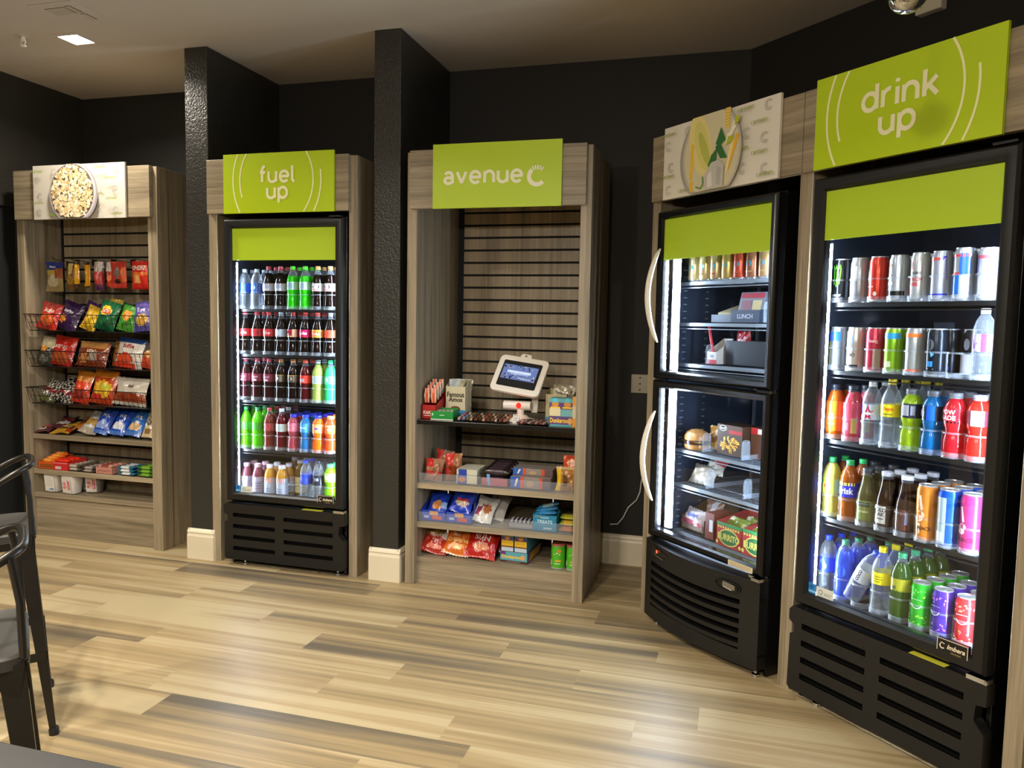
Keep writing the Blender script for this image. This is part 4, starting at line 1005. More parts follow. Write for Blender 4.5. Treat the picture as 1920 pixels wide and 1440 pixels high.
CANS = {
 'c_m': ((.0325, .157, '#15181c', [('l', [(-.5, .85), (-.38, .95), (-.28, .85), (-.32, .4)], .13, '#5fe02a'), ('l', [(-.1, .85), (.0, .95), (.1, .85), (.02, .35)], .13, '#5fe02a'), ('l', [(.3, .85), (.4, .95), (.5, .85), (.34, .42)], .13, '#5fe02a'), ('t', 'ENERGY', 0, .1, .06, '#c8ccd0')], 'c_m'), 'black can with green claw mark'),
 'c_s': ((.0325, .157, '#a6a8b0', [('r', -.5, .5, .5, .9, '#c4c6cc'), ('l', [(-.4, .8), (.4, .8)], .05, '#5c5a60'), ('l', [(-.4, .7), (.4, .7)], .05, '#5c5a60'), ('l', [(-.4, .6), (.4, .6)], .05, '#5c5a60'), ('l', [(-.4, .3), (.4, .3)], .06, '#b87868')], 'c_s'), 'silver grey can with printed facts'),
 'c_r': ((.0325, .157, '#d83c2c', [('e', -.6, .6, .12, .2, '#f0e4dc'), ('e', .4, .12, .2, .06, '#efe0d8'), ('r', -.8, .3, .2, .33, '#f0b8a8')], 'c_r'), 'red orange can'),
 'c_w': ((.0325, .157, '#c3ccd6', [('r', -1, .06, 1, .18, '#15181c'), ('e', -.6, .38, .35, .05, '#f0842c'), ('r', -.9, .84, -.4, .9, '#f05a2c'), ('t', 'zoa', -.5, .6, .06, '#5c646c')], 'c_w'), 'white can with black and orange bands'),
 'c_p': ((.0300, .160, '#cfd2d4', [('l', [(.5, .95), (-.3, .9), (-.45, .78), (-.1, .7)], .12, '#d8323c'), ('t', 'CELSIUS', .1, .62, .055, '#33363c'), ('t', 'PEACH', .0, .46, .09, '#e04450'), ('t', 'VIBE', -.1, .33, .09, '#e04450'), ('r', -1, .1, -.5, .24, '#c8283c')], 'c_p'), 'white can with red swoosh'),
 'c_b': ((.0320, .160, '#b8bccc', [('p', [(.1, .45), (.9, .42), (.8, 1), (.5, 1)], '#4c34b8'), ('r', -1, .04, 1, .08, '#2c2cb8'), ('r', -.8, .9, .2, .97, '#e05a50')], 'c_b'), 'silver can with violet wedge'),
 'c_rb': ((.0320, .165, '#c4ccdc', [('r', -1, .05, 0, .5, '#1c78e8'), ('r', 0, .5, 1, 1, '#2860d0'), ('r', -1, .5, 0, .56, '#e84448'), ('r', -1, .92, 1, .98, '#e85060')], 'c_rb'), 'silver and blue can'),
 'c_wh': ((.0320, .160, '#dfe6f8', [('r', -1, .88, 1, .96, '#e05a68')], 'c_wh'), 'bright white can'),
 'd_y': ((.0325, .157, '#8a9098', [('r', -1, .0, -.3, .72, '#e8dc28'), ('r', -1, .74, 1, 1, '#2a5cd8'), ('l', [(-.1, .6), (.7, .6)], .05, '#d0d4d8')], 'd_y'), 'yellow and blue can'),
 'd_R': ((.0325, .157, '#cfc4bc', [('r', -1, 0, 1, .08, '#15181c'), ('l', [(-.2, .48), (-.2, .86), (.3, .86), (.4, .74), (.2, .64), (-.1, .64), (.4, .48)], .2, '#7892c8'), ('t', 'RYNO', 0, .36, .09, '#33363c')], 'd_R'), 'white can with large blue R'),
 'd_p': ((.0325, .157, '#c8384e', [('r', .2, .0, 1, .55, '#a89088'), ('t', 'bang', .2, .76, .09, '#f0b8c0')], 'd_p'), 'raspberry red can'),
 'd_g': ((.0325, .157, '#8cc028', [('r', -1, .84, 1, 1, '#3aa0d8'), ('r', -.4, .08, .1, .24, '#d0d8b8'), ('l', [(-.6, .78), (.2, .78)], .05, '#3a5c20')], 'd_g'), 'lime green can with blue top'),
 'd_o': ((.0325, .157, '#b0b4b4', [('r', -1, .9, 1, 1, '#e87838'), ('r', -1, 0, 1, .06, '#e86830'), ('l', [(-.1, .84), (.6, .84)], .06, '#55595c')], 'd_o'), 'silver can with orange top'),
 'd_k': ((.0325, .157, '#1c222c', [('e', -.1, .72, .35, .14, '#6c747c'), ('p', [(-.1, .56), (.3, .48), (.0, .4)], '#6ab8e8'), ('r', -.4, .16, .2, .3, '#3a90d8'), ('l', [(-.4, .1), (.3, .1)], .06, '#e8ecf0')], 'd_k'), 'black can with grey emblem'),
 'd_k2': ((.0325, .157, '#14171e', [('l', [(-.3, .8), (.0, .84), (.0, .4)], .08, '#48b0d8'), ('l', [(-.4, .3), (.4, .3)], .22, '#e8ecf4'), ('r', -.1, .06, .5, .16, '#2c64c8')], 'd_k2'), 'black can with blue stroke'),
 'd_k3': ((.0325, .157, '#20242e', [('e', .0, .75, .3, .15, '#8a92a0'), ('r', -.8, -.02, .6, .5, '#dfe4fb')], 'd_k3'), 'black can behind blank white tag'),
 't_o': ((.0345, .190, '#e08a34', [('l', [(.0, .9), (.25, .6)], .24, '#f0dcc8'), ('e', .1, .5, .42, .08, '#f0dcc8'), ('e', .0, .42, .4, .07, '#f0dcc8'), ('r', -.1, .1, .15, .32, '#f0dcc8'), ('l', [(-.5, .48), (-.3, .3), (0, .26), (-.05, .1)], .05, '#4a2c14'), ('t', 'PEACE', .5, .22, .07, '#4a2c14')], 't_o'), 'tall orange can with pointing hand'),
 't_b': ((.0345, .190, '#1c58d0', [('r', -1, 0, .3, .95, '#a9bcc8'), ('l', [(-.8, .85), (.2, .85)], .05, '#4a5c70'), ('l', [(-.8, .7), (.2, .7)], .03, '#6a7c90'), ('l', [(-.8, .6), (.2, .6)], .03, '#6a7c90'), ('l', [(-.8, .5), (.2, .5)], .03, '#6a7c90'), ('r', -.7, .05, .1, .25, '#d8dce0')], 't_b'), 'tall blue can with facts panel'),
 't_p': ((.0345, .190, '#d83c80', [('l', [(-.4, .85), (-.1, .55)], .24, '#f8dce8'), ('e', -.2, .45, .4, .07, '#f8dce8'), ('e', -.3, .36, .36, .06, '#f8dce8'), ('t', 'PEACE', .1, .2, .08, '#5c1838')], 't_p'), 'tall pink can with pointing hand'),
}
def bubble_can(n, base, dot, dot2, desc):
    rr = random.Random(n); L = []
    for i in range(26):
        z = rr.choice([rr.uniform(.78, .97), rr.uniform(.03, .3)]); L.append(('e', rr.uniform(-1, 1), z, rr.uniform(.05, .13), rr.uniform(.012, .035), rr.choice([dot, dot2])))
    L.append(('l', [(-.45, .58), (-.3, .50), (0, .47), (.3, .50), (.45, .58)], .07, '#e8ecf0')); L.append(('l', [(-.5, .70), (.5, .70)], .03, '#e8ecf0'))
    CANS[n] = ((.0325, .157, base, L, n), desc)
bubble_can('b_g', '#3cc83c', '#a8e83c', '#78e058', 'green sparkling water can with dots')
bubble_can('b_p', '#5a3cb8', '#e06ad8', '#a878e8', 'purple sparkling water can with dots')
bubble_can('b_r', '#e8383c', '#f8a068', '#f07878', 'red sparkling water can with dots')

def fill_shelf(rows, sloc, sl, dep, z, pitch, rz, shelf, where, dx0=0, wn='cooler'):
    """rows: list per depth row of lists of spec keys (None = gap)"""
    for ri, row in enumerate(rows):
        for ci, key in enumerate(row):
            if not key: continue
            s = sl[ci] + (rnd.uniform(-.0012, .0012)); d = dep + ri * pitch
            loc = sloc(s, d, z + .0015)
            desc = (T[key] if key in T else CANS[key])[1]
            lab = f"{desc}, {ORD[ci]}, {RN[ri]}, {SN[shelf]}, {where}"
            grp = f"drinks on the {SN[shelf]} of the {where}"
            rzz = rz + rnd.uniform(-.25, .25)
            if key in T: put_bottle(T[key][0], loc, rzz, lab, grp)
            else: put_can(CANS[key][0], loc, rzz, lab, grp)
bl = lambda s, d, z: Vector((BX + s, 3.71 + d, z))
def el(s, d, z): return PR(EX + s, -.05 + d, z)
fill_shelf([['wblue', 'wblue', 'colawhite', 'colawhite', 'melon', 'melon', 'dietgold', 'dietgold'], ['wblue', 'wblue', 'colawhite', 'colawhite', 'melon', 'melon', 'dietgold', 'dietgold'], [None, 'wblue', 'colawhite', 'colawhite', 'melon', 'melon', 'dietgold']], bl, BSL, BDEP, BSH[0], .071, 0, 0, 'fuel-up cooler')
fill_shelf([['colared', 'colared2', 'colared', 'colasilver', 'colagold', 'colapink', 'colavan', 'colabright'], [None, 'colared', 'colared', 'colasilver', 'colagold', 'colapink', 'colavan', 'colabright']], bl, BSL, BDEP, BSH[1], .071, 0, 1, 'fuel-up cooler')
fill_shelf([['dp', 'dp', 'dp', 'creme', 'creme', 'rednar', 'lemonade', 'sprite'], ['dp', 'dp', 'dp', None, 'creme', 'rednar', 'lemonade', 'sprite']], bl, BSL, BDEP, BSH[2], .071, 0, 2, 'fuel-up cooler')
fill_shelf([['dew', 'dew', 'redbrown', 'cherryw', 'pinkg', 'blueg', 'fanta', 'orangered'], ['dew', 'dew', 'redbrown', 'cherryw', 'pinkg', 'blueg', 'fanta', 'orangered'], ['dew', 'dew', 'redbrown', 'redbrown', 'pinkg', 'blueg', 'fanta']], bl, BSL, BDEP, BSH[3], .071, 0, 3, 'fuel-up cooler')
fill_shelf([['vita1', 'vita1', 'vita2', 'vita2', None, 'wblue2', 'wdark', 'limey'], ['vita1', 'vita1', 'vita2', 'vita2', 'amber', 'wblue2', 'wdark', 'limey'], [None, None, None, 'amber', 'amber', 'wdark', 'wdark']], bl, BSL, BDEP, BSH[4], .071, 0, 4, 'fuel-up cooler')
fill_shelf([['c_m', 'c_s', 'c_r', 'c_w', 'c_p', 'c_b', 'c_rb', 'c_wh'], [None, None, None, 'c_w', 'c_p', 'c_b', 'c_rb', 'c_wh']], el, ESL, EDEP, ESH[0], .071, R45, 0, 'drink-up cooler')
fill_shelf([['d_y', 'd_R', 'd_p', 'd_g', 'd_o', 'd_k', None, 'wpurple'], ['d_y', 'd_R', 'd_p', 'd_g', 'd_o', 'd_k2', 'd_k3']], el, ESL, EDEP, ESH[1], .071, R45, 1, 'drink-up cooler')
fill_shelf([['oj', 'pj', 'starw', 'ylabel', 'pwy', 'pwb', 'pwr', 'pwr2'], ['oj', 'pj', 'starw', 'ylabel', 'ylabel', 'pwb', 'pwr', 'pwr2'], [None, None, None, 'ylabel', 'ylabel', 'pwb']], el, ESL, EDEP, ESH[2], .071, R45, 2, 'drink-up cooler')
fill_shelf([['lem', 'brisk', 'olive', 'gold', 'clearor', 't_o', 't_b', 't_p'], ['brisk', 'brisk', 'olive', 'gold', 'clearor', 't_o', 't_b', 't_p'], [None, 'olive', 'olive', 'gold', 'clearor', 't_o', 't_b']], el, ESL, EDEP, ESH[3], .071, R45, 3, 'drink-up cooler')
fill_shelf([['wclr', 'wgc', None, 'ymin', 'gginger', 'b_g', 'b_p', 'b_r'], ['wbb', 'wgc', None, 'ymin', 'gginger', 'b_g', 'b_p', 'b_r'], ['wbb', 'wgc', 'wgc', 'ymin', 'gginger', 'b_g', 'b_p', 'b_r'], [None, None, None, 'ymin', 'gginger', 'b_g']], el, ESL, EDEP, ESH[4], .071, R45, 4, 'drink-up cooler')
# the bottle that has slumped sideways into the empty lane
q = el(ESL[2] - .045, EDEP + .0, ESH[4] + .018)
me, mc, ml = bottle_meshes(*[T['coco'][0][i] for i in (0, 1, 2, 3, 4, 5)])
t = thing('drink_bottle', 'clear coconut water bottle leaning sideways, bottom shelf, drink-up cooler', 'drink bottle', q, 0)
t.rotation_euler = (Matrix.Rotation(R45, 3, 'Z') @ Matrix.Rotation(math.radians(27), 3, 'Y')).to_euler()
link('body', me, t); link('cap', mc, t); link('label', ml, t)

# ================================================================== SNACKS
def bag_surf(w, h, t, seed=0):
    rr = random.Random(seed); ph = [rr.uniform(0, 6) for _ in range(6)]
    def th(u, v):
        a = max(0, 1 - abs(u) ** 2.6); c = max(0.0, math.sin(PI * min(max((v - .05) / .9, 0), 1)))
        e = t / 2 * (a ** .7) * (c ** .55)
        e += t * .10 * a * c * (math.sin(9 * u + ph[0] + 5 * v) + math.sin(13 * v + ph[1] - 6 * u) + .7 * math.sin(17 * u + 11 * v + ph[2]))
        ed = max(0, 1 - c * 2.2); e += t * .10 * ed * math.sin(15 * u + ph[3]) * (1 if .05 < v < .95 else 0)
        return max(e, .0012)
    def wx(v): c = math.sin(PI * min(max(v, 0), 1)); return 1 - .10 * c + .02 * math.sin(6 * v + ph[4])
    def mid(u, v): return .006 * math.sin(3 * u + ph[5]) * abs(2 * v - 1) ** 2
    return th, wx, mid
def bag(w, h, t, base, zones, seed, nu=14, nv=18):
    """zones: list of (fn(u, v) -> bool, colour); u in -1..1, v in 0..1"""
    th, wx, mid = bag_surf(w, h, t, seed)
    b = MB(); cb = lin(base)
    zz = [(f, lin(c)) for f, c in zones]
    for sgn in (-1, 1):
        vs = []; o = len(b.v)
        for j in range(nv + 1):
            v = j / nv
            for i in range(nu + 1):
                u = -1 + 2 * i / nu
                zj = h * v + (.0022 * (1 if i % 2 else -1) if j in (0, nv) else 0)
                vs.append((u * w / 2 * wx(v), mid(u, v) + sgn * th(u, v), zj))
        b.v += vs
        for j in range(nv):
            for i in range(nu):
                u = -1 + 2 * (i + .5) / nu; v = (j + .5) / nv
                col = cb
                if sgn < 0:
                    for f, c in zz:
                        if f(u, v): col = c
                q = (o + j * (nu + 1) + i, o + j * (nu + 1) + i + 1, o + (j + 1) * (nu + 1) + i + 1, o + (j + 1) * (nu + 1) + i)
                b.f.append(q if sgn < 0 else q[::-1]); b.m.append(0); b.c.append(col)
    sf = lambda x, z, d: ((x) * wx(z / h), mid(2 * x / w, z / h) - th(2 * x / w, z / h) - .0012 - d, z)
    return b, sf
def rectz(u0, v0, u1, v1): return lambda u, v: u0 <= u <= u1 and v0 <= v <= v1
def ellz(cu, cv, ru, rv): return lambda u, v: ((u - cu) / ru) ** 2 + ((v - cv) / rv) ** 2 <= 1
def diag(k, a, b_): return lambda u, v: a <= v + k * u <= b_
def chk(n): return lambda u, v: (int((u + 1) * n) + int(v * n * 1.3)) % 2 == 0
_bn = [0]
def put_bag(name, label, cat, loc, w, h, t, base, zones, lean=0, roll=0, yaw=0, text=None, group=None, nu=14, nv=18):
    _bn[0] += 1
    b, sf = bag(w, h, t, base, zones, _bn[0] * 7 + 1, nu, nv)
    o = link(name, b.mesh(name, FILM, True, 1.2, recalc=False))
    tag(o, label, cat, group)
    o.location = loc
    o.rotation_euler = (Matrix.Rotation(yaw, 3, 'Z') @ Matrix.Rotation(roll, 3, 'Y') @ Matrix.Rotation(-lean, 3, 'X')).to_euler()
    if text:
        A = Art(surf=sf, step=.0002)
        for (tx, cu, cv, hh, col) in text: A.text(tx, cu * w / 2, cv * h, hh, col, .035)
        part('lettering', A.mb, PRINT, o, recalc=False)
    return o
rad = math.radians
def chipz(c, cv=.35, ru=.6, rv=.22): return (ellz(0, cv, ru, rv), c)
# hanging bags on peg hooks
G1 = 'peg bags on the top row of the snack gondola'
pegs = [(-4.090, 'w'), (-3.955, 'b'), (-3.805, 'p'), (-3.655, 'r'), (-3.475, 'c')]
for i, (x, k) in enumerate(pegs):
    t = thing('peg_hook', f"black wire peg hook, {ORD[i]} of five above the hanging bags", 'hook', (x, 3.81 + .262, 1.742), 0, 'peg hooks on the slat wall')
    part('prong', MB().tube([(0, 0, 0), (0, -.18, .006), (0, -.195, .022)], .0022, 6), WIRE, t, True)
    part('backplate', MB().box(-.018, .018, -.004, 0, -.02, .02), WIRE, t)
hang = [
 ('peanut bag', 'tan snack bag with navy top hanging far left on the pegs', -4.088, .140, .185, .03, '#8d7a50', [(rectz(-1, .72, 1, 1), '#232f78'), (rectz(-1, .55, .1, .72), '#b09a40'), (ellz(-.1, .35, .7, .2), '#b5a888'), (rectz(.2, .45, 1, .8), '#8a4a26')], [('Planters', -.1, .83, .012, '#c8ccdc')]),
 ('nut bag', 'brown and gold snack bag hanging beside the tan one', -3.985, .080, .168, .025, '#6d4b24', [(rectz(-1, .8, 1, 1), '#26241f'), (rectz(-.3, .55, .5, .95), '#c8b070'), (ellz(0, .35, .8, .18), '#a07a30')], None),
 ('cheese stick bag', 'slim yellow hanging bag, left of the yellow pair', -3.918, .045, .155, .02, '#e0a21c', [(rectz(-1, .9, 1, 1), '#3a2c14'), (rectz(-1, 0, 1, .1), '#3a2418'), (rectz(-.2, .1, .1, .9), '#f0c040')], None),
 ('cheese stick bag', 'slim yellow hanging bag, right of the yellow pair', -3.866, .05, .158, .02, '#d8941c', [(rectz(-1, .9, 1, 1), '#2c2418'), (rectz(-1, 0, 1, .08), '#2a1a14'), (rectz(-.1, .1, .25, .9), '#f4c43c')], None),
 ('gummy bag', 'purple bottomed candy bag hanging behind the clear bags', -3.822, .075, .172, .02, '#5a2c6e', [(rectz(-1, .6, 1, .9), '#a8a0a8'), (rectz(-1, .3, 1, .6), '#c84858')], None),
 ('candy bag', 'clear topped red candy bag, left of the pair on pegs', -3.762, .064, .156, .03, '#c03a3c', [(rectz(-1, .62, 1, 1), '#b8b0a8'), (rectz(-1, 0, 1, .1), '#5c2450'), (ellz(0, .4, .5, .1), '#e88080')], None),
 ('candy bag', 'clear topped red candy bag, right of the pair on pegs', -3.700, .062, .150, .03, '#c8442c', [(rectz(-1, .6, 1, 1), '#c8c2b8'), (ellz(0, .35, .6, .14), '#f08858')], None),
 ('cracker bag', 'red patterned cracker bag with grey diamond hanging on a peg', -3.612, .122, .160, .03, '#b8382c', [(lambda u, v: abs(u + .1) + abs(v - .55) * 1.6 < .45, '#7a6a64'), (rectz(.5, .2, 1, .8), '#d8642c'), (rectz(-1, .06, 1, .18), '#d04438'), (ellz(-.05, .25, .4, .08), '#201814')], None),
 ('cracker bag', 'orange snack bag peeking out between the red hanging bags', -3.535, .055, .155, .02, '#d8642c', [(rectz(-1, .3, 1, .5), '#e09a4c')], None),
 ('cheese cracker bag', 'bright red cheese cracker bag hanging far right on the pegs', -3.440, .132, .168, .035, '#cc2a1e', [(rectz(-.6, .2, .3, .5), '#d89c58'), (rectz(-1, .5, 1, .6), '#e07028'), (rectz(-1, 0, 1, .06), '#a01c18')], [('CHEEZ', .05, .76, .026, '#f4e8d8')]),
]
for i, (nm, lb, x, w, h, t_, base, zn, tx) in enumerate(hang):
    cat = nm.split()[0]; yo = [3.895, 3.915, 3.895, 3.925, 3.975, 3.90, 3.93, 3.905, 3.965, 3.885][i]
    put_bag('snack_bag', lb, 'snack bag', (x, yo, 1.735 - h), w, h, t_, base, zn, 0, 0, rnd.uniform(-.12, .12), tx, G1)
# bags standing in the three wire baskets
def basket_bag(lb, x, z, w, h, base, zn, roll=0, lean=.25, y=3.885, t_=.05, tx=None, g='', yaw=0):
    put_bag('snack_bag', lb, 'snack bag', (x, y, z + .003), w * 1.10, h * 1.03, t_, base, zn, lean, roll, yaw, tx, g)
G2, G3, G4 = ['chip bags in the %s wire basket' % q for q in ('upper', 'middle', 'lower')]
z1, z2, z3 = 1.312, 1.088, .858
basket_bag('red corn chip bag at the left of the upper basket', -4.150, z1, .145, .165, '#c22c1e', [(ellz(0, .35, .7, .22), '#d8642c'), (rectz(-1, .8, 1, 1), '#a82820')], .18, .25, 3.875, .05, [('Bugles', 0, .68, .024, '#f2ded0')], G2)
basket_bag('purple tortilla chip bag beside the red one, upper basket', -4.03, z1, .150, .175, '#3c1f52', [(ellz(-.4, .35, .35, .16), '#d8862c'), (rectz(-1, .85, 1, 1), '#2c1440')], .32, .28, 3.895, .05, [('Doritos', -.1, .66, .020, '#e8e0ec')], G2)
basket_bag('dark purple chip bag behind, upper basket', -3.93, z1, .150, .175, '#43235c', [(rectz(-.6, .2, .6, .5), '#35184a')], .36, .3, 3.955, .05, None, G2)
basket_bag('plain yellow chip bag in the upper basket', -3.845, z1, .105, .150, '#e0b428', [(rectz(-1, .86, 1, 1), '#c8a028')], .35, .25, 3.885, .045, None, G2)
basket_bag('green chip bag with yellow and red round badge', -3.715, z1, .140, .180, '#14603a', [(rectz(-1, 0, 1, .08), '#0c4428'), (ellz(-.1, .66, .5, .17), '#e8c83c'), (ellz(-.1, .64, .42, .1), '#d8502c')], .22, .22, 3.880, .055, [("Lay's", -.1, .64, .02, '#f4e8d8')], G2)
basket_bag('dark green chip bag behind the badge bag, upper basket', -3.640, z1, .120, .165, '#1a4a30', [(rectz(-.3, .1, .2, .8), '#2c7048')], .28, .25, 3.955, .05, None, G2)
basket_bag('small yellow tip of a bag behind the green ones', -3.735, z1 + .04, .09, .15, '#c8a838', [], .1, .1, 3.985, .03, None, G2)
basket_bag('green and orange chip bag in the upper basket', -3.560, z1, .115, .155, '#3f8a2c', [(ellz(0, .6, .6, .2), '#e0902c'), (rectz(-1, 0, 1, .2), '#52a038')], .2, .25, 3.88, .05, None, G2)
basket_bag('violet chip bag with a golden chip, upper basket', -3.425, z1, .130, .180, '#5a519e', [(ellz(.1, .36, .6, .2), '#b89040'), (rectz(-1, .84, 1, 1), '#6a62ae')], -.08, .22, 3.88, .05, [('Lays', 0, .68, .026, '#e8e4f0')], G2)
basket_bag('white and green bag tipped over behind, upper basket', -3.500, z1 + .05, .13, .165, '#dcdfc8', [(rectz(-1, .6, 1, 1), '#3fae3a')], .7, .3, 3.985, .04, None, G2)
basket_bag('black and cream bag at the left of the middle basket', -4.180, z2, .120, .175, '#3a3a34', [(rectz(-1, .62, 1, 1), '#c9bf9c'), (ellz(-.1, .55, .35, .12), '#d8902c'), (ellz(0, .2, .6, .12), '#7c7a70')], .12, .28, 3.875, .05, None, G3)
basket_bag('large red chip bag in the middle basket', -4.052, z2, .165, .180, '#b8271c', [(ellz(0, .25, .8, .2), '#b8582c'), (rectz(-1, .9, 1, 1), '#d03a28')], .12, .25, 3.88, .06, [('KETTLE', 0, .62, .020, '#e8d0c8')], G3)
basket_bag('grey silver bag beside the large red one, middle basket', -3.955, z2, .085, .135, '#8a8478', [(rectz(-1, 0, 1, .35), '#b04a2c')], .1, .2, 3.95, .04, None, G3)
basket_bag('brown and gold pretzel bag in the middle basket', -3.815, z2, .215, .150, '#8a3c20', [(rectz(-1, .7, .8, 1), '#c08a4c'), (rectz(-.1, .2, .4, .6), '#a89a8c'), (ellz(-.5, .3, .3, .2), '#c8884c')], .05, .3, 3.88, .05, [('ROLD', 0, .6, .02, '#e8d4bc')], G3)
basket_bag('orange brown bag behind the ridged chip bag, middle basket', -3.675, z2, .105, .155, '#a86428', [(rectz(-1, .75, 1, 1), '#c08a48')], .05, .2, 3.955, .045, None, G3)
basket_bag('white and blue chip bag with orange chips, middle basket', -3.545, z2, .185, .178, '#d8d4cc', [(rectz(-1, .82, 1, 1), '#2c4a8c'), (ellz(-.2, .3, .6, .18), '#d8502c'), (rectz(-1, 0, .6, .16), '#e04428')], .1, .22, 3.88, .055, [('Ruffles', 0, .72, .024, '#b03030')], G3)
basket_bag('red and tan chip bag at the right of the middle basket', -3.400, z2, .11, .150, '#d04a2c', [(rectz(-1, .6, 1, 1), '#5c5650'), (ellz(0, .55, .6, .15), '#d89848')], .12, .22, 3.89, .05, None, G3)
basket_bag('black and white chequered candy bag, left, lower basket', -4.195, z3, .135, .160, '#23221d', [(chk(7), '#c8c2b4'), (rectz(-1, .4, 1, .58), '#8c2c30'), (rectz(-1, 0, 1, .2), '#5c6030')], .3, .75, 3.88, .04, None, G4)
basket_bag('chequered candy bag in front, middle, lower basket', -4.055, z3, .150, .165, '#26211e', [(chk(9), '#bdb5aa'), (rectz(-1, .3, 1, .46), '#8c2c34')], .3, .7, 3.885, .04, None, G4)
basket_bag('chequered candy bag lying behind on top, lower basket', -4.02, z3 + .07, .150, .150, '#1d1b19', [(chk(9), '#b5ada4'), (rectz(-1, .3, 1, .5), '#6c2028')], .3, .9, 3.955, .04, None, G4)
basket_bag('orange and red cheese snack bag in the lower basket', -3.915, z3, .125, .195, '#c83c20', [(rectz(-1, .68, 1, 1), '#d8842c'), (ellz(0, .55, .7, .12), '#e84c28'), (ellz(0, .25, .7, .14), '#8c2820')], .12, .25, 3.88, .05, None, G4)
basket_bag('yellow and red snack bag with splashy print, lower basket', -3.745, z3, .165, .205, '#b8401c', [(ellz(0, .42, .8, .28), '#e0b02c'), (rectz(-1, .8, 1, 1), '#e0882c'), (ellz(-.3, .2, .35, .1), '#c02c20'), (ellz(.3, .5, .3, .08), '#b8c83c')], .08, .25, 3.88, .055, None, G4)
basket_bag('white and brown snack bag at the right, lower basket', -3.535, z3, .225, .165, '#cfc8bc', [(rectz(-1, 0, 1, .45), '#9c4a24'), (rectz(-1, 0, 1, .1), '#cfc8bc'), (ellz(0, .3, .7, .14), '#8a3418')], .05, .22, 3.88, .055, [('Sahale', 0, .7, .02, '#7c5a4c')], G4)
basket_bag('dark green and gold bag at the far right, lower basket', -3.375, z3, .07, .13, '#3a4030', [(rectz(-1, .2, 1, .5), '#c8a848')], .2, .22, 3.93, .04, None, G4)
# packs lying on the first wooden shelf
G5 = 'packs on the upper wooden shelf of the snack gondola'
zs_ = .655
def flat_pack(lb, x, y, w, h, base, zn, lean, roll=0, yaw=0, tx=None, z=zs_, g=G5, t_=.022):
    put_bag('snack_pack', lb, 'snack pack', (x, y, z + t_ * .45), w, h, t_, base, zn, lean, roll, yaw, tx, g)
flat_pack('dark pink striped pack lying left on the wooden shelf', -4.185, 3.845, .105, .150, '#5c2c30', [(rectz(-1, .2, .2, .4), '#c8c0b8'), (rectz(-1, .5, 1, .7), '#a84450')], 1.35, 0, .25)
flat_pack('second dark pink pack behind the first on the wooden shelf', -4.125, 3.92, .105, .150, '#4c2428', [(rectz(-.8, .3, .8, .5), '#b8b0a8'), (rectz(-1, .6, 1, .8), '#9c3c4c')], 1.2, 0, .2, z=.675)
flat_pack('gold bar pack with dark lettering lying flat', -4.045, 3.845, .135, .170, '#c8942c', [(rectz(-.8, .35, .8, .6), '#5c3c1c'), (rectz(.4, .1, 1, .35), '#a03c24')], 1.3, 0, .12, [('NUTTER', 0, .5, .015, '#f0d890')])
flat_pack('orange gold bar pack lying behind the gold one', -3.965, 3.93, .12, .160, '#b8702c', [(rectz(-.8, .4, .8, .6), '#6c3818')], 1.2, 0, .1, z=.675)
flat_pack('white and gold cookie bag leaning beside the blue bags', -3.850, 3.865, .140, .175, '#c3c4c0', [(rectz(-1, .35, .8, .62), '#b08a48'), (rectz(.3, .6, 1, 1), '#3a5c9c'), (rectz(-1, 0, 1, .2), '#a89a88')], .85, .15, 0, t_=.04)
for i, (x, c1, c2, dsc) in enumerate([(-3.762, '#2c4cb0', '#8aa0d8', 'blue rice snack bag, left of the three blue bags'), (-3.635, '#1c4cb8', '#d8dce8', 'blue rice snack bag in the middle of the three'), (-3.515, '#2c6cc0', '#c8a878', 'blue rice snack bag with crumb picture, right of the three')]):
    flat_pack(dsc, x, 3.87, .118, .205, c1, [(ellz(0, .28, .7, .14), c2), (rectz(-1, .82, 1, 1), '#1a3a9c'), (rectz(-1, 0, 1, .1), '#4c74c0')], .62, .12, 0, [('RICE', 0, .6, .018, '#eef0f8')], t_=.045)
for i, x in enumerate((-3.70, -3.575, -3.45)):
    flat_pack(f"deep blue snack bag behind the front blue bags, {ORD[i]}", x, 3.955, .115, .22, '#1c48a8', [(rectz(-1, .6, 1, .8), '#2c5cc8')], .45, .08, 0, t_=.04)
flat_pack('cream cracker bag with brown oval at the right end', -3.395, 3.865, .095, .185, '#cdbb94', [(ellz(0, .5, .6, .14), '#4c3a28'), (ellz(0, .2, .6, .1), '#8a6a40')], .45, .05, 0, t_=.04)
# bars and trays on the second wooden shelf
G6 = 'bar boxes on the second wooden shelf of the snack gondola'
def tray(name, lb, cat, loc, w, d, h, col, art=None, rz=0, group=None, back=None, lip=None):
    """open-topped carton: four walls and a floor, print on the front"""
    t = .0015; hb = back or h
    b = MB(); c = lin(col)
    b.box(-w / 2, w / 2, 0, t, 0, lip or h, 0, c); b.box(-w / 2, w / 2, d - t, d, 0, hb, 0, c); b.box(-w / 2, w / 2, 0, d, 0, t, 0, c)
    for s in (-1, 1):
        x = s * w / 2; b.prism_yz([(0, 0), (d, 0), (d, hb), (0, lip or h)], min(x, x - s * t), max(x, x - s * t), 0, c)
    root = thing(name, lb, cat, loc, rz, group)
    part('carton', b, CARD, root)
    if art:
        A = Art(-.0006)
        for L in art: draw_layer(A, L, 0, (lip or h), w)
        A.part('front_print', root, CARD)
    return root
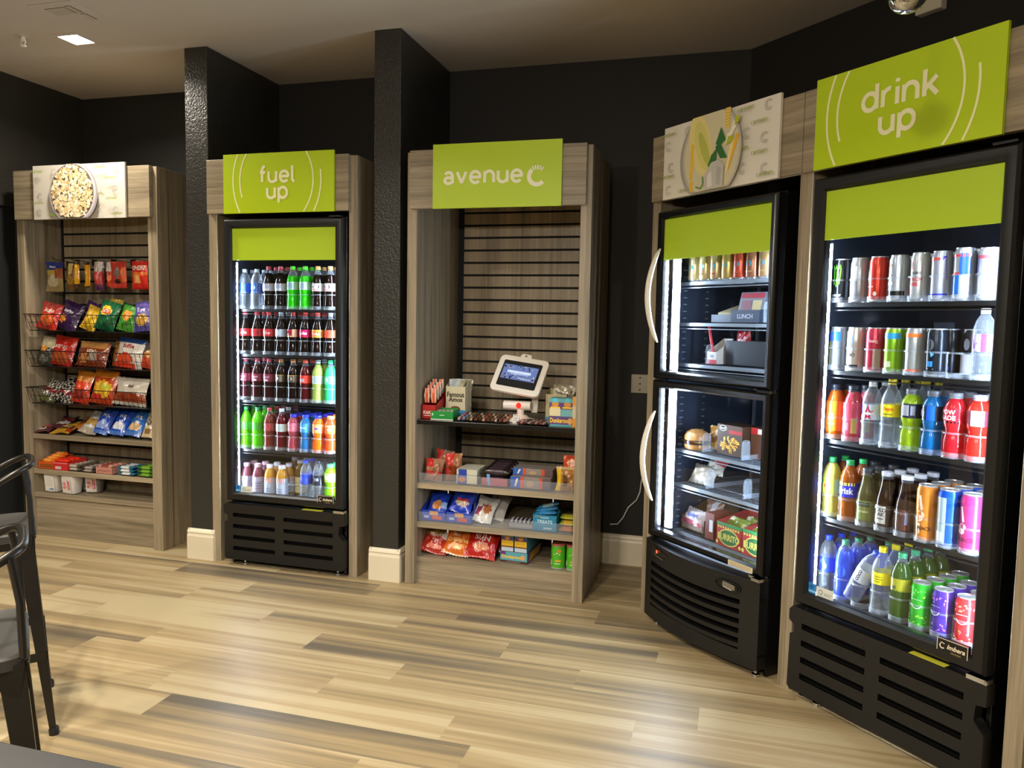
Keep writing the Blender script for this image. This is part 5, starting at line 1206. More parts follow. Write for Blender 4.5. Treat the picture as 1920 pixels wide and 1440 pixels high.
def bar(lb, loc, w, d, h, col, rz=0, group=None, stripe=None, rot=None, name='snack_bar'):
    b = MB(); c = lin(col); n = 6
    xs = [-w / 2 + w * i / 8 for i in range(9)]
    pr = []
    for i, x in enumerate(xs):
        k = .15 if i in (0, 8) else 1
        ring = [(x, d / 2 * (.92 if k < 1 else 1) * math.cos(a), h / 2 + h / 2 * k * math.sin(a)) for a in [2 * PI * j / 8 + PI / 8 for j in range(8)]]
        b.v += ring
    for i in range(8):
        cc = lin(stripe) if (stripe and 2 <= i <= 5) else c
        for j in range(8): b.f.append((i * 8 + j, i * 8 + (j + 1) % 8, i * 8 + 8 + (j + 1) % 8, i * 8 + 8 + j)); b.m.append(0); b.c.append(cc)
    b.f.append(tuple(range(8))); b.m.append(0); b.c.append(c); b.f.append(tuple(64 + j for j in range(8))); b.m.append(0); b.c.append(c)
    o = link(name, b.mesh(name, FILM, True, .9)); tag(o, lb, 'snack bar', group); o.location = loc; o.rotation_euler = rot or (0, 0, rz)
    return o
zs2 = .431
tray('bar_tray', 'orange carton of snack bars at the left of the shelf', 'snack carton', (-4.150, 3.845, zs2), .125, .15, .045, '#c8521c', [('r', -.8, .2, .8, .7, '#8c4a20')], 0, G6, .075)
for i in range(4): bar(f"orange wrapped bar in the orange carton, {ORD[i]} from front" .replace(' from left from', ' from') if i else 'orange wrapped bar in the orange carton, frontmost', (-4.150, 3.87 + i * .032, zs2 + .035 + i * .009), .105, .03, .03, '#e86a1c', 0, 'orange wrapped bars', '#f0a040')
tray('bar_tray', 'red carton with translucent front beside the orange one', 'snack carton', (-4.030, 3.838, zs2), .115, .15, .050, '#c02c2c', [('r', -.7, .15, .1, .5, '#c8b0b0'), ('r', -1, .85, 1, 1, '#e07070')], 0, G6, .062)
for i in range(3): bar(f"red wrapped bar lying in the red carton, row {['one', 'two', 'three'][i]} from front", (-4.030, 3.862 + i * .04, zs2 + .042), .1, .035, .03, '#e0321c', 0, 'red wrapped bars')
def bar_row(x, y0, n, nz, w, d, h, c1, c2, lbl, g, jit=.0):
    for i in range(n):
        for k in range(nz):
            bar(f"{lbl}, {['front', 'second', 'third', 'fourth', 'fifth', 'sixth'][i]} in line{', ' + ['bottom', 'second', 'third'][k] + ' layer' if nz > 1 else ''}", (x + rnd.uniform(-.004, .004), y0 + i * (d + .001), zs2 + .001 + k * (h + .0005)), w, d, h, c1, rnd.uniform(-.05, .05), g, c2)
bar_row(-3.945, 3.865, 5, 2, .105, .034, .020, '#5c5446', '#b8b2a4', 'grey foil granola bar, left stack', G6)
bar_row(-3.825, 3.862, 3, 2, .110, .036, .018, '#4a4038', '#a89c94', 'brown foil granola bar, right stack', G6)
tray('bar_tray', 'pink patterned carton of bars on the wooden shelf', 'snack carton', (-3.700, 3.842, zs2), .125, .12, .042, '#b88070', [('l', [(-.8, .3), (-.4, .6), (0, .4), (.5, .6), (.8, .4)], .06, '#8c5040')], 0, G6, .05)
for i in range(3): bar(f"pink wrapped bar in the patterned carton, {['front', 'middle', 'back'][i]}", (-3.700, 3.864 + i * .036, zs2 + .034), .11, .034, .025, '#c89080', 0, 'pink wrapped bars', '#8c4c44')
bar_row(-3.545, 3.862, 3, 3, .120, .036, .019, '#2c6c8c', '#d8dcdc', 'white and teal bar', G6)
bar_row(-3.400, 3.865, 3, 3, .120, .038, .022, '#3c6a20', '#7aa83c', 'green wrapped bar', G6)
# noodle cups on the base
def cup(lb, loc, rz, cols):
    t = thing('noodle_cup', lb, 'noodle cup', loc, rz, 'noodle cups at the bottom of the snack gondola')
    b = MB(); n = 28; c = lin(cols[0]); rows = [(.040, 0), (.047, .045), (.053, .090), (.056, .112)]
    vs = []
    for r, z in rows:
        for i in range(n):
            a = 2 * PI * i / n; m = max(abs(math.cos(a)), abs(math.sin(a))) ** .55
            vs.append((r * math.cos(a) / m, r * math.sin(a) / m, z))
    f = [(j * n + i, j * n + (i + 1) % n, (j + 1) * n + (i + 1) % n, (j + 1) * n + i) for j in range(3) for i in range(n)] + [tuple(range(n))]
    b.add(vs, f, 0, c); part('body', b, CARD, t, True, sharp=.9)
    k = 1.02; b = MB(); b.add([(x * k, y * k, .112) for x, y, z in vs[-n:]] + [(x * k, y * k, .117) for x, y, z in vs[-n:]], [tuple(range(n)), tuple(range(2 * n - 1, n - 1, -1))] + [(i, (i + 1) % n, n + (i + 1) % n, n + i) for i in range(n)], 0, lin(cols[1])); part('lid', b, CARD, t)
    A = Art(surf=lambda x, z, d: (x, -(.0425 + .115 * z + .0015 + d), z), step=.0002)
    for L in cols[2]: draw_layer(A, L, .008, .105, .074)
    A.part('front_print', t, CARD)
txt = [('r', -.9, 0, .9, 1, '#ddd8d0')] + [('l', [(-.7, .9 - i * .09), (.6, .9 - i * .09)], .03, '#8c8884') for i in range(7)] + [('r', -.1, .08, .7, .18, '#5a8cc0')]
flw = [('r', -.9, 0, .9, 1, '#d8d0c4'), ('e', -.4, .6, .3, .12, '#d88090'), ('e', -.1, .4, .3, .12, '#e0a0a8'), ('e', -.5, .35, .2, .1, '#c87848'), ('l', [(.3, .85), (.3, .2), (.6, .2), (.6, .7), (.45, .5)], .12, '#c84868'), ('e', .5, .7, .2, .08, '#d86078')]
cup('white noodle cup with nutrition text, leftmost', (-4.140, 3.90, .282), .15, ('#cfc9c2', '#c2bab2', txt)); cup('white noodle cup with pink flowers, middle', (-3.990, 3.89, .282), .0, ('#d3ccc3', '#c9c2b8', flw)); cup('noodle cup standing in shadow behind, right', (-3.89, 3.965, .282), .3, ('#8c8078', '#a09488', flw))  # right cup is white too; its shadow is put into the greyer colours
cup('white noodle cup hidden behind the flowered cup', (-4.015, 4.01, .282), .1, ('#cfc9c2', '#c2bab2', txt))

# ---------------------------------------------------------------- checkout gondola
def carton(name, lb, loc, w, d, h, col, art=None, rz=0, group=None, side=None, cat='snack box', rot=None):
    root = thing(name, lb, cat, loc, rz, group, rot)
    part('carton', MB().box(-w / 2, w / 2, 0, d, 0, h, 0, lin(col)), CARD, root, bev=.0008)
    if art:
        A = Art(-.0008)
        for L in art: draw_layer(A, L, 0, h, w)
        A.part('front_print', root, CARD)
    if side:
        A = Art(surf=lambda x, z, q: (w / 2 + .0008 + q, d / 2 + x, z))
        for L in side: draw_layer(A, L, 0, h, d)
        A.part('side_print', root, CARD)
    return root
zc = .8865
b = MB(); c = lin('#a81c1c')
root = thing('candy_carton', 'red display carton of wafer candy at the left of the counter', 'snack box', (-1.548, 3.830, zc))
b.box(-.040, .040, 0, .0015, 0, .075, 0, c); b.box(-.040, .040, .17, .1715, 0, .13, 0, c); b.box(-.040, .040, 0, .17, 0, .0015, 0, c)
for x in (-.040, .0385): b.prism_yz([(0, 0), (.17, 0), (.17, .13), (0, .075)], x, x + .0015, 0, c)
part('carton', b, CARD, root); A = Art(-.0006); A.text('KitKat', 0, .035, .018, '#efe4dc'); A.line([(-.03, .018), (.03, .018)], .003, '#e8d8cc'); A.part('front_print', root)
for i in range(4):
    for k in range(2):
        bar(f"orange and white wafer bar in the red carton, {['front', 'second', 'third', 'rear'][i]} {['left', 'right'][k]}", (-1.568 + k * .038, 3.856 + i * .036, zc + .082 + i * .014), .030, .030, .085, '#d8c4ac', 0, 'orange and white wafer bars', '#d8522c', rot=(0, rad(90) if False else 0, rad(8)))
root = tray('cookie_box', 'white cookie display box with script lettering left of the tablet', 'snack box', (-1.440, 3.945, zc), .115, .10, .170, '#c9bf9f', [('t', 'Famous', 0, .74, .16, '#2c2a26'), ('t', 'Amos', 0, .58, .14, '#2c2a26'), ('r', -1, 0, 1, .25, '#3f88b8'), ('r', -1, .25, 1, .38, '#c9bf9f'), ('e', .0, .28, .5, .09, '#6d4226')], 0, None, .205)
for i in range(3): put_bag('cookie_pack', f"pale cookie packet standing in the left cookie box, {['front', 'middle', 'rear'][i]}", 'cookie packet', (-1.450 + i * .014, 3.965 + i * .025, zc + .06), .095, .145, .018, '#b9b7a4', [(rectz(-1, .5, .3, 1), '#a8b4b8'), (rectz(.4, 0, 1, 1), '#8c8468')], .08, .05, 0, None, 'pale cookie packets left')
tray('gum_box', 'green gum carton on the black counter shelf', 'snack box', (-1.468, 3.815, zc), .125, .09, .046, '#128a34', [('r', -1, .0, 1, .12, '#d8e0d0'), ('l', [(-.2, .55), (.2, .55)], .05, '#e8ece0'), ('l', [(-.9, .62), (-.78, .62)], .2, '#c8e0c0')], .04, None, .056)
for i in range(5): bar(f"white gum pack inside the green carton, {['leftmost', 'second from left', 'middle', 'fourth from left', 'rightmost'][i]}", (-1.512 + i * .022, 3.86, zc + .022), .02, .06, .03, '#a8a898', 0, 'gum packs in the green carton')
cb_ = ['#8c2c34', '#4a6a98', '#6c4c2c', '#3a2418', '#5c3420', '#402818', '#8c3828', '#4c3020', '#6c4428', '#3c2018', '#5a2c24', '#84502c']
nmc = ['red', 'blue', 'tan', 'dark brown', 'brown', 'umber', 'brick red', 'coffee brown', 'caramel', 'black brown', 'maroon', 'copper']
for i in range(12):
    for k in range(3):
        bar(f"{nmc[i]} candy bar left of the scanner, {['front', 'middle', 'back'][k]} layer", (-1.375 + i * .0225, 3.845 + k * .05 + (i % 3) * .006, zc + .001 + k * .006), .020, .075, .020, cb_[i], rad(6), 'candy bars left of the scanner', '#b8a890' if (i + k) % 3 == 0 else None)
for i in range(9):
    for k in range(2):
        bar(f"{['brown', 'dark red', 'umber', 'silver brown', 'maroon', 'cocoa', 'rust', 'plum', 'black'][i]} candy bar right of the scanner, {['front', 'back'][k]} layer", (-1.035 + i * .0195, 3.835 + k * .07, zc + .001), .018, .075, .018, ['#4a2420', '#6c201c', '#3a2018', '#6c6058', '#54201c', '#3c241c', '#74301c', '#3c2028', '#201818'][i], rad(-25), 'candy bars right of the scanner', '#a08c84' if i % 2 else None)
# payment tablet
KX, KY = -1.070, 3.945
t = thing('payment_tablet', 'white self-checkout tablet on a round stand with glowing red scanner', 'payment terminal', (KX, KY, zc))
def rrect(w, h, r, n=6):
    p = []
    for cx, cz, a0 in ((w / 2 - r, h / 2 - r, 0), (-w / 2 + r, h / 2 - r, 90), (-w / 2 + r, -h / 2 + r, 180), (w / 2 - r, -h / 2 + r, 270)):
        p += arc(cx, cz, r, r, a0, a0 + 90, n)
    return p
hd = link('tablet_frame', MB().prism_xz(rrect(.278, .225, .028), 0, .022).prism_xz([(-.034, .105), (.034, .105), (.032, .127), (.022, .135), (-.022, .135), (-.032, .127)], .001, .018).mesh('tablet_frame', WHITEP), t, .004)
hd.location = (-.012, -.0, .246); hd.rotation_euler = (rad(-36), rad(7), rad(-5))
part('bezel', MB().prism_xz(rrect(.218, .160, .008), -.0012, 0), BLKM, hd)
A = Art(-.0014); A.rect(-.100, -.035, .094, .055, '#6c80b4')
rr = random.Random(2); A.k += 1
for i in range(60):
    px = rr.uniform(-.098, .088); top = rr.random() < .5; pz = rr.uniform(.028, .052) if top else rr.uniform(-.034, -.006); A.k += .02
    A.pg([(px, pz), (px + rr.uniform(.004, .012), pz), (px + rr.uniform(.004, .01), min(pz + rr.uniform(.004, .014), .055)), (px, min(pz + .01, .055))], rr.choice(['#1c2030', '#8c5a68', '#c8b8c8', '#30406c', '#7c88b8', '#a89cb0', '#221c28']), up=False)
A.rect(-.072, .004, .062, .020, '#c8d8f8'); A.text('TAP HERE TO BEGIN', -.004, .012, .009, '#f4f8ff'); A.line([(-.05, -.001), (.05, -.001)], .005, '#b4c4ec'); A.line([(.0, -.024), (.07, -.024)], .004, '#d8e0f4')
A.part('screen', hd, SCREEN)
part('camera_dot', MB().lathe([(0, 0), (.006, 0), (.006, .003), (0, .003)], 10, (0, -.001, .117)), GUN, hd)
part('stand_arm', MB().prism_yz([(.02, .235), (.045, .20), (.05, .10), (.035, .055), (.020, .045), (.02, .06), (.032, .10), (.03, .19), (.012, .215)], .050, .085), WHITEP, t, bev=.003)
b = MB(); b.lathe([(0, 0), (.078, 0), (.080, .004), (.074, .012), (.045, .020), (.030, .034), (0, .034)], 30); part('round_foot', b, WHITEP, t, True)
b = MB(); b.tube([(-.090, -.012, .085), (.058, -.012, .085)], .023, 18); b.tube([(0, -.005, .02), (0, -.005, .075)], .020, 12); part('scanner_barrel', b, WHITEP, t, True)
part('red_lens', MB().lathe([(.015 * math.sin(a * PI / 8), -.015 * math.cos(a * PI / 8)) for a in range(9)], 14, (-.004, -.030, .086)), REDGLOW, t, True)
t = thing('card_reader', 'small white card reader with keypad in front of the tablet', 'card reader', (-1.065, 3.822, zc), .1)
part('housing', MB().prism_yz([(0, 0), (.028, 0), (.028, .045), (.018, .048), (0, .012)], -.016, .016), WHITEP, t, bev=.002)
b = MB()
for i in range(3):
    for j in range(4):
        y = .0025 + j * .0042; z = .0165 + j * .0084; b.box(-.011 + i * .008, -.006 + i * .008, y - .0012, y + .0015, z - .0005, z + .003)
part('keypad', b, GUN, t)
root = tray('cookie_box', 'cream cookie display box right of the tablet', 'snack box', (-.880, 3.945, zc), .115, .10, .150, '#b9ae86', [('r', -1, 0, 1, .2, '#3f88a8'), ('t', 'Fam', .2, .8, .14, '#2c6c7c')], 0, None, .175)
for i in range(3): put_bag('cookie_pack', f"cream cookie packet in the right cookie box, {['front', 'middle', 'rear'][i]}", 'cookie packet', (-.885 + i * .02, 3.965 + i * .022, zc + .055), .10, .14, .018, ['#b5ab8c', '#9c9078', '#4c4a48'][i], [(rectz(-1, .85, 1, 1), '#8c8268')], .08, .25, 0, [('Famous', 0, .75, .016, '#2a241c')] if i == 0 else None, 'cream cookie packets right')
def kan(A, cx, s): pass
gold = [('r', -1, 0, 1, 1, '#5aa0a8'), ('r', -1, .38, 1, .62, '#6fb0b8'), ('r', -1, .62, 0, .86, '#5c3a78'), ('r', 0, .62, 1, .86, '#5c3a78'), ('e', -.5, .80, .3, .1, '#c88a3c'), ('e', .5, .80, .3, .1, '#c88a3c'), ('e', -.5, .94, .24, .08, '#58b8c8'), ('e', .5, .94, .24, .08, '#58b8c8'), ('l', [(-.9, .68), (-.1, .68)], .14, '#e8c030'), ('l', [(.1, .68), (.9, .68)], .14, '#e8c030'), ('r', -1, .0, 1, .36, '#5c3a78'), ('r', -1, 0, 1, .08, '#58a0a8'), ('t', 'Dunkaroos', -.1, .22, .17, '#f0c828'), ('e', .75, .2, .18, .12, '#d8a060')]
g2 = gold + [('r', -.95, .38, -.05, .66, '#d8c8a0')]
carton('cookie_snack_box', 'teal and purple cookie snack box with price card, on the counter', (-.823, 3.815, zc), .125, .10, .142, '#5aa0a8', g2, 0, None, [('r', -1, 0, 1, 1, '#d88a28'), ('e', 0, .5, .5, .2, '#e8c860')])
carton('candy_box', 'orange and white candy box at the right end of the counter', (-.752, 3.805, zc), .022, .09, .155, '#d8962c', [('r', -1, .3, 1, .7, '#c8bca0')], 0)
# first wooden shelf
zw = .5455
bun_z = [(rectz(-1, .6, -.2, 1), '#c8302c'), (rectz(-1, .3, 1, .45), '#c03a30'), (ellz(.3, .6, .5, .25), '#9c6c4c')]
put_bag('bun_bag', 'red and clear wrapped bun at the front left of the shelf', 'wrapped bun', (-1.535, 3.865, zw), .100, .120, .065, '#a8785c', bun_z, .2, .1, .3, None, 'wrapped buns on the upper wooden shelf')
put_bag('bun_bag', 'tall clear wrapped bun behind, against the left side', 'wrapped bun', (-1.520, 3.955, zw), .110, .155, .065, '#8c6c58', bun_z, .15, .1, -.1, None, 'wrapped buns on the upper wooden shelf')
put_bag('bun_bag', 'red topped wrapped bun standing beside the snack cake boxes', 'wrapped bun', (-1.435, 3.925, zw), .100, .145, .07, '#a06a44', [(rectz(-1, .55, .2, 1), '#c83a30'), (rectz(-1, .2, -.3, .5), '#d0403a'), (ellz(.1, .4, .6, .2), '#8c3c1c')], .1, -.05, .1, None, 'wrapped buns on the upper wooden shelf')
for i in range(3):
    for k in range(2):
        carton('snack_cake', f"blue and white snack cake pack, {['front', 'middle', 'back'][i]} row, {['lower', 'upper'][k]} layer", (-1.335, 3.845 + i * .055, zw + .001 + k * .048 + i * .0), .115, .052, .046 if k == 0 else .03, '#c9c6b0', [('r', -.9, .0, 0, 1, '#2c50a8'), ('e', -.45, .5, .4, .35, '#b87848'), ('r', .1, .1, .9, .9, '#cfc7a4')] if k == 0 else [('r', -.8, 0, 0, 1, '#2440a0')], 0, 'blue and white snack cakes')
for i in range(5):
    for k in range(2):
        bar(f"dark chocolate brownie pack, {['front', 'second', 'third', 'fourth', 'rear'][i]} of the {['lower', 'upper'][k]} layer", (-1.180, 3.885 + i * .042, zw + .002 + k * .045 + i * .004), .150, .042, .044, '#241c1c', rnd.uniform(-.05, .05), 'dark brownie packs', '#3a2c34')
tray('brownie_tray', 'pink red tray of dark brownie packs with blue tag', 'snack carton', (-1.180, 3.842, zw), .145, .02, .040, '#a8565c', [('p', [(-.6, 1.6), (-.35, 1.6), (-.3, .1), (-.5, .1)], '#6a9cd0')], 0)
for i in range(4):
    for k in range(2):
        nm = f"{['front', 'second', 'third', 'rear'][i]} of the {['lower', 'upper'][k]} layer"
        if k == 1 and i == 0: continue
        carton('wafer_pack', 'blue and orange wafer pack, ' + nm, (-.985, 3.845 + i * .048, zw + .001 + k * .062), .215, .045, .060 if k == 0 else .035, '#8a8078', [('r', -1, 0, -.5, 1, '#2c5cb0'), ('p', [(-.8, .15), (-.72, .15), (-.6, .85), (-.7, .85)], '#e8dcc8'), ('r', -.5, 0, -.35, 1, '#d0522c'), ('r', .45, 0, .6, 1, '#c84c2c'), ('r', .6, 0, 1, 1, '#5c4c50'), ('e', 0, .4, .2, .3, '#b0906c')], 0, 'blue and orange wafer packs')
put_bag('bun_bag', 'wrapped honey bun with dark lettering running down its side', 'wrapped bun', (-.795, 3.865, zw), .120, .125, .05, '#a8763c', [(rectz(-1, 0, -.55, 1), '#e0b820'), (rectz(-1, .9, 1, 1), '#c8a878')], .15, 0, 0, None)
A = Art(3.833); A.text('BUN', -.800, zw + .060, .020, '#3a1c14', .04, rot=-PI / 2)
o = [q for q in bpy.data.objects if q.get('label', '').startswith('wrapped honey bun')][0]
pm = part('lettering', A.mb, PRINT, o, recalc=False); pm.matrix_parent_inverse = (Matrix.Translation(o.location) @ o.rotation_euler.to_matrix().to_4x4()).inverted()
put_bag('bun_bag', 'orange topped wrapped pastry behind the honey bun', 'wrapped bun', (-.790, 3.955, zw + .02), .10, .15, .05, '#9c6a48', [(rectz(-1, .5, 1, 1), '#d0502c'), (ellz(0, .75, .5, .12), '#e8b090')], .1, 0, 0, None)
# second wooden shelf
zv = .3335
for i, (x, dsc) in enumerate([(-1.520, 'blue cookie tray at the far left of the lower shelf'), (-1.375, 'blue cookie tray with a pack tipped up, lower shelf')]):
    tray('cookie_tray', dsc, 'snack carton', (x, 3.835, zv), .140, .17, .055, '#1c3cae', [('r', -.75, .25, -.35, .5, '#a8b8d8'), ('r', -.1, .15, .7, .5, '#d0502c'), ('r', -.3, .55, .4, .95, '#c8905c'), ('l', [(-1, .97), (1, .97)], .01, '#8aa0d8')], 0, 'blue cookie trays', .11)
cz_ = [(ellz(0, .35, .6, .2), '#c08048'), (rectz(-1, .85, 1, 1), '#1c3cb0'), (rectz(.5, .2, 1, .5), '#8aa8e0')]
put_bag('cookie_pack', 'blue cookie pack lying in the left blue tray', 'cookie packet', (-1.520, 3.875, zv + .03), .115, .135, .03, '#1c40b8', cz_, .75, 0, 0)
put_bag('cookie_pack', 'blue cookie pack tipped up in the right blue tray', 'cookie packet', (-1.385, 3.875, zv + .045), .125, .130, .03, '#1c3cb4', [(ellz(0, .45, .7, .18), '#c8b0a0'), (rectz(-.5, .5, .6, .62), '#c83c3c')], .6, .15, 0)
put_bag('cookie_pack', 'blue cookie pack standing behind in the right tray', 'cookie packet', (-1.370, 3.955, zv + .03), .12, .13, .03, '#2040b0', [(rectz(-1, .8, 1, 1), '#8c7458')], .3, .0, 0)
put_bag('cookie_pack', 'white sandwich cookie pack with round brown cookie picture', 'cookie packet', (-1.262, 3.865, zv + .008), .115, .160, .028, '#cdc8be', [(ellz(.25, .5, .45, .17), '#a8683c'), (rectz(-.9, .2, -.3, .55), '#8c3c58'), (rectz(-1, .82, 1, 1), '#a8a69e')], .8, .18, 0, [('ice', -.1, .62, .02, '#8c2c3c')])
put_bag('cookie_pack', 'white cookie pack lying behind the round cookie pack', 'cookie packet', (-1.215, 3.94, zv + .008), .115, .160, .028, '#b8b4ac', [(rectz(-1, .7, 1, 1), '#8c8a84')], .8, .18, 0)
tray('bar_tray', 'silver carton of small foil wrapped bars', 'snack carton', (-1.025, 3.835, zv), .138, .10, .030, '#8c8a88', [('l', [(-.95, .5), (.95, .5)], .02, '#c8c8c8')], 0, None, .034)
for i in range(6): bar(f"dark foil bar in the silver carton, {ORD[i]}", (-1.082 + i * .0225, 3.885, zv + .022), .020, .085, .024, '#4a4048', 0, 'foil bars in the silver carton', '#a8a4a8')
tray('treat_box', 'teal blue carton of crispy treat bars', 'snack box', (-.900, 3.828, zv), .128, .09, .085, '#1c7ca0', [('t', 'KRISPIES', 0, .84, .10, '#a8c8d0'), ('t', 'TREATS', .0, .60, .20, '#b8d0d4'), ('r', -.1, .15, .6, .25, '#a8c4c8'), ('l', [(-.8, .9), (-.3, .9)], .05, '#b8863c')], 0, None, .10)
for i in range(3): bar(f"blue foil treat bar sticking out of the teal carton, {['lowest', 'middle', 'topmost'][i]}", (-.900 + i * .004, 3.855 + i * .02, zv + .080 + i * .016), .120, .03, .022, '#1c6c9c', 0, 'blue treat bars', '#8aa8b8' if i == 2 else '#2c7cb0', rot=(0, rad(-6 - 5 * i), 0))
for i in range(3): bar(f"green and yellow packet at the shelf end, {['bottom', 'middle', 'top'][i]} of the pile", (-.785, 3.865 + i * .015, zv + .002 + i * .028), .085, .07, .027, ['#9c5a34', '#8c9c34', '#7a8c2c'][i], 0, 'green and yellow packets', ['#b86c3c', '#c8a83c', '#a8a02c'][i])
# base deck
zb = .139
def deck_bag(lb, x, y, w, h, base, zn, lean, roll, tx): put_bag('chip_bag', lb, 'chip bag', (x, y, zb + .012), w, h, .05, base, zn, lean, roll, 0, tx, 'chip bags on the base deck', 18, 22)
deck_bag('red and brown chip bag at the left of the base deck', -1.530, 3.850, .160, .170, '#a8281c', [(rectz(-1, .6, 1, 1), '#8c6c34'), (rectz(.4, .5, 1, .85), '#c8c0b4'), (rectz(-1, .88, 1, 1), '#9c9434'), (ellz(0, .2, .6, .08), '#d8806c')], .75, .12, [('MIAMI', -.05, .58, .022, '#e8d0c4'), ('Vice', .0, .42, .018, '#e0b8a8')])
deck_bag('orange chip bag second from left on the base deck', -1.400, 3.850, .160, .172, '#d06a20', [(rectz(-1, .78, 1, 1), '#a8702c'), (ellz(0, .28, .5, .10), '#f0c080'), (rectz(-1, 0, 1, .05), '#e8c0a0')], .72, .1, [('Sun', -.2, .66, .022, '#e8c8a0'), ('CHEDDAR', .0, .47, .020, '#f0c878')])
deck_bag('bright red chip bag in the middle of the base deck', -1.262, 3.845, .180, .178, '#b01c18', [(ellz(0, .32, .55, .12), '#d89070'), (rectz(-1, 0, 1, .06), '#c83c34'), (ellz(.5, .6, .25, .12), '#c83020')], .70, .1, [('SUN', -.05, .62, .034, '#f0e0d4'), ('GARDEN', .05, .43, .012, '#e8b8a8')])
deck_bag('dark red chip bag lying behind the bright red one', -1.190, 3.955, .17, .190, '#7c1814', [(ellz(0, .5, .6, .2), '#8c2018')], .75, .15, None)
deck_bag('olive topped chip bag behind the left red bag', -1.490, 3.955, .16, .20, '#8c8430', [], .55, .05, None)
x0, y0 = -1.072, 3.862
root = carton('cookie_snack_case', 'open case of teal cookie snack tubs on the base deck', (x0, y0, zb), .150, .26, .058, '#5c3a30', [('r', -1, .0, 1, 1, '#5aa0b0'), ('r', -1, 0, 1, .2, '#4a2c24'), ('r', -1, .7, -.6, 1, '#5c3a78'), ('t', 'Dunkaroos', -.15, .55, .30, '#f0c828'), ('e', .68, .55, .16, .25, '#d8a060'), ('l', [(-.5, .1), (.5, .1)], .02, '#c8b8a8')], -.05, None, [('r', -1, 0, 1, 1, '#6a4a80'), ('p', [(-.8, .1), (.6, .2), (.9, .9), (-.5, .8)], '#e0b82c')])
for i in range(2):
    for k in range(6):
        q = Vector((x0, y0, 0)) + Matrix.Rotation(-.05, 3, 'Z') @ Vector((-.037 + i * .074, .002 + k * .042, 0))
        tt = thing('cookie_tub_pack', f"teal and purple cookie tub, {['left', 'right'][i]} column, {['front', 'second', 'third', 'fourth', 'fifth', 'rear'][k]}", 'snack box', (q.x, q.y, zb + .060), -.05, 'cookie tubs in the open case')
        b = MB(); b.prism_xz([(-.034, 0), (.034, 0), (.034, .080), (.020, .098), (-.020, .098), (-.034, .080)], 0, .036, 0, lin('#4a8ca0')); part('carton', b, CARD, tt)
        A = Art(-.0006)
        for L in [('r', -1, .0, 1, .22, '#b8c8d8'), ('r', -1, .22, 1, .30, '#7c4a2c'), ('r', -1, .30, 1, .62, '#e8bc28'), ('r', -1, .62, 1, .78, '#5c3a78'), ('e', 0, .78, .45, .14, '#c88a3c'), ('l', [(-.8, .46), (.8, .46)], .07, '#c8901c')]: draw_layer(A, L, 0, .095, .066)
        A.part('front_print', tt, CARD)
def crisp_can(lb, x, y):
    t = thing('crisp_can', lb, 'crisp can', (x, y, zb), 0, 'green crisp cans'); r, h = .0375, .132
    part('body', MB().lathe([(0, 0, 0, lin('#8c9098')), (r, 0, 0, lin('#a8acb0')), (r, .006, 0, lin('#4cae20')), (r, h - .014, 0, lin('#a8acb0')), (r, h - .008, 0, lin('#a8acb0')), (r * .97, h - .008)], 26, col=lin('#4cae20')), GLOSS, t, True)
    part('lid', MB().lathe([(r * .99, h - .012), (r * 1.04, h - .012), (r * 1.04, h), (r * .95, h + .001), (r * .90, h - .003), (0, h - .003)], 26, col=lin('#a8604c')), CARD, t, True)
    sf = lambda u, z, d: ((r + .0004 + d) * math.sin(u / r), -(r + .0004 + d) * math.cos(u / r), z)
    A = Art(surf=sf, step=.0002)
    for L in [('e', .1, .46, .0, .0, '#fff')][:0] + [('l', [(-.4, .62), (0, .70), (.4, .62)], .10, '#e8e0d0'), ('r', -.2, .30, .5, .37, '#e8b028'), ('r', -.3, .18, .4, .22, '#d8e0c8'), ('e', .3, .80, .24, .09, '#c88a3c'), ('r', -1, .1, -.75, .35, '#d8d8d0')]: draw_layer(A, L, .006, h - .014, .085)
    A.part('front_print', t, GLOSS)
crisp_can('green stacked crisp can with pink lid, left of the two', -.833, 3.872); crisp_can('green stacked crisp can half hidden by the side panel', -.752, 3.872)

# ================================================================== FOOD COOLER CONTENTS
def dl(x, y, z): return PR(DX + x, -.055 + y, z)
coff = ['#d9c493', '#d2ba88', '#c9ae80', '#c8a85c', '#c8503c', '#9c6448', '#b08860', '#d8cfa4']
cofn = ['tan coffee can with blue disc, leftmost', 'tan coffee can with blue disc, second from left', 'tan coffee can with red print, third from left', 'golden coffee can, fourth from left', 'red coffee can, fifth from left', 'brown coffee can, sixth from left', 'light brown coffee can, seventh from left', 'cream coffee can, rightmost']
for i in range(8):
    key = f'cf{i}'
    CANS[key] = ((.0330, .155, coff[i], [('e', 0, .42, .5, .10, '#4c9ab0'), ('l', [(-.3, .25), (.3, .25)], .05, '#8c6848'), ('r', -.5, .12, .5, .17, '#b8583c' if i in (2, 4) else '#a08458'), ('r', -1, .88, 1, .95, '#e0d0a8')], key), '')
    for k in range(2):
        put_can(CANS[key][0], dl(.083 + i * .0712, .17 + k * .07, 1.612), R45, cofn[i] + (', front row, food cooler' if k == 0 else ', second row, food cooler'), 'coffee cans in the food cooler')
# short pale ribs added to stand in for LED reflections on the liner
b = MB()
for z0, z1 in ((1.22, 1.70), (.46, 1.10)):
    n = int((z1 - z0) / .032)
    for i in range(n):
        z = z0 + i * .032
        for ya, yb in ((.10, .135), (.16, .18), (.30, .315)): b.tube([(.019, ya, z), (.019, yb, z)], .0032, 6)
part('reflection_ribs', b, principled('rib_metal', '#b9c6dc', .25, metal=.5), KD, True)
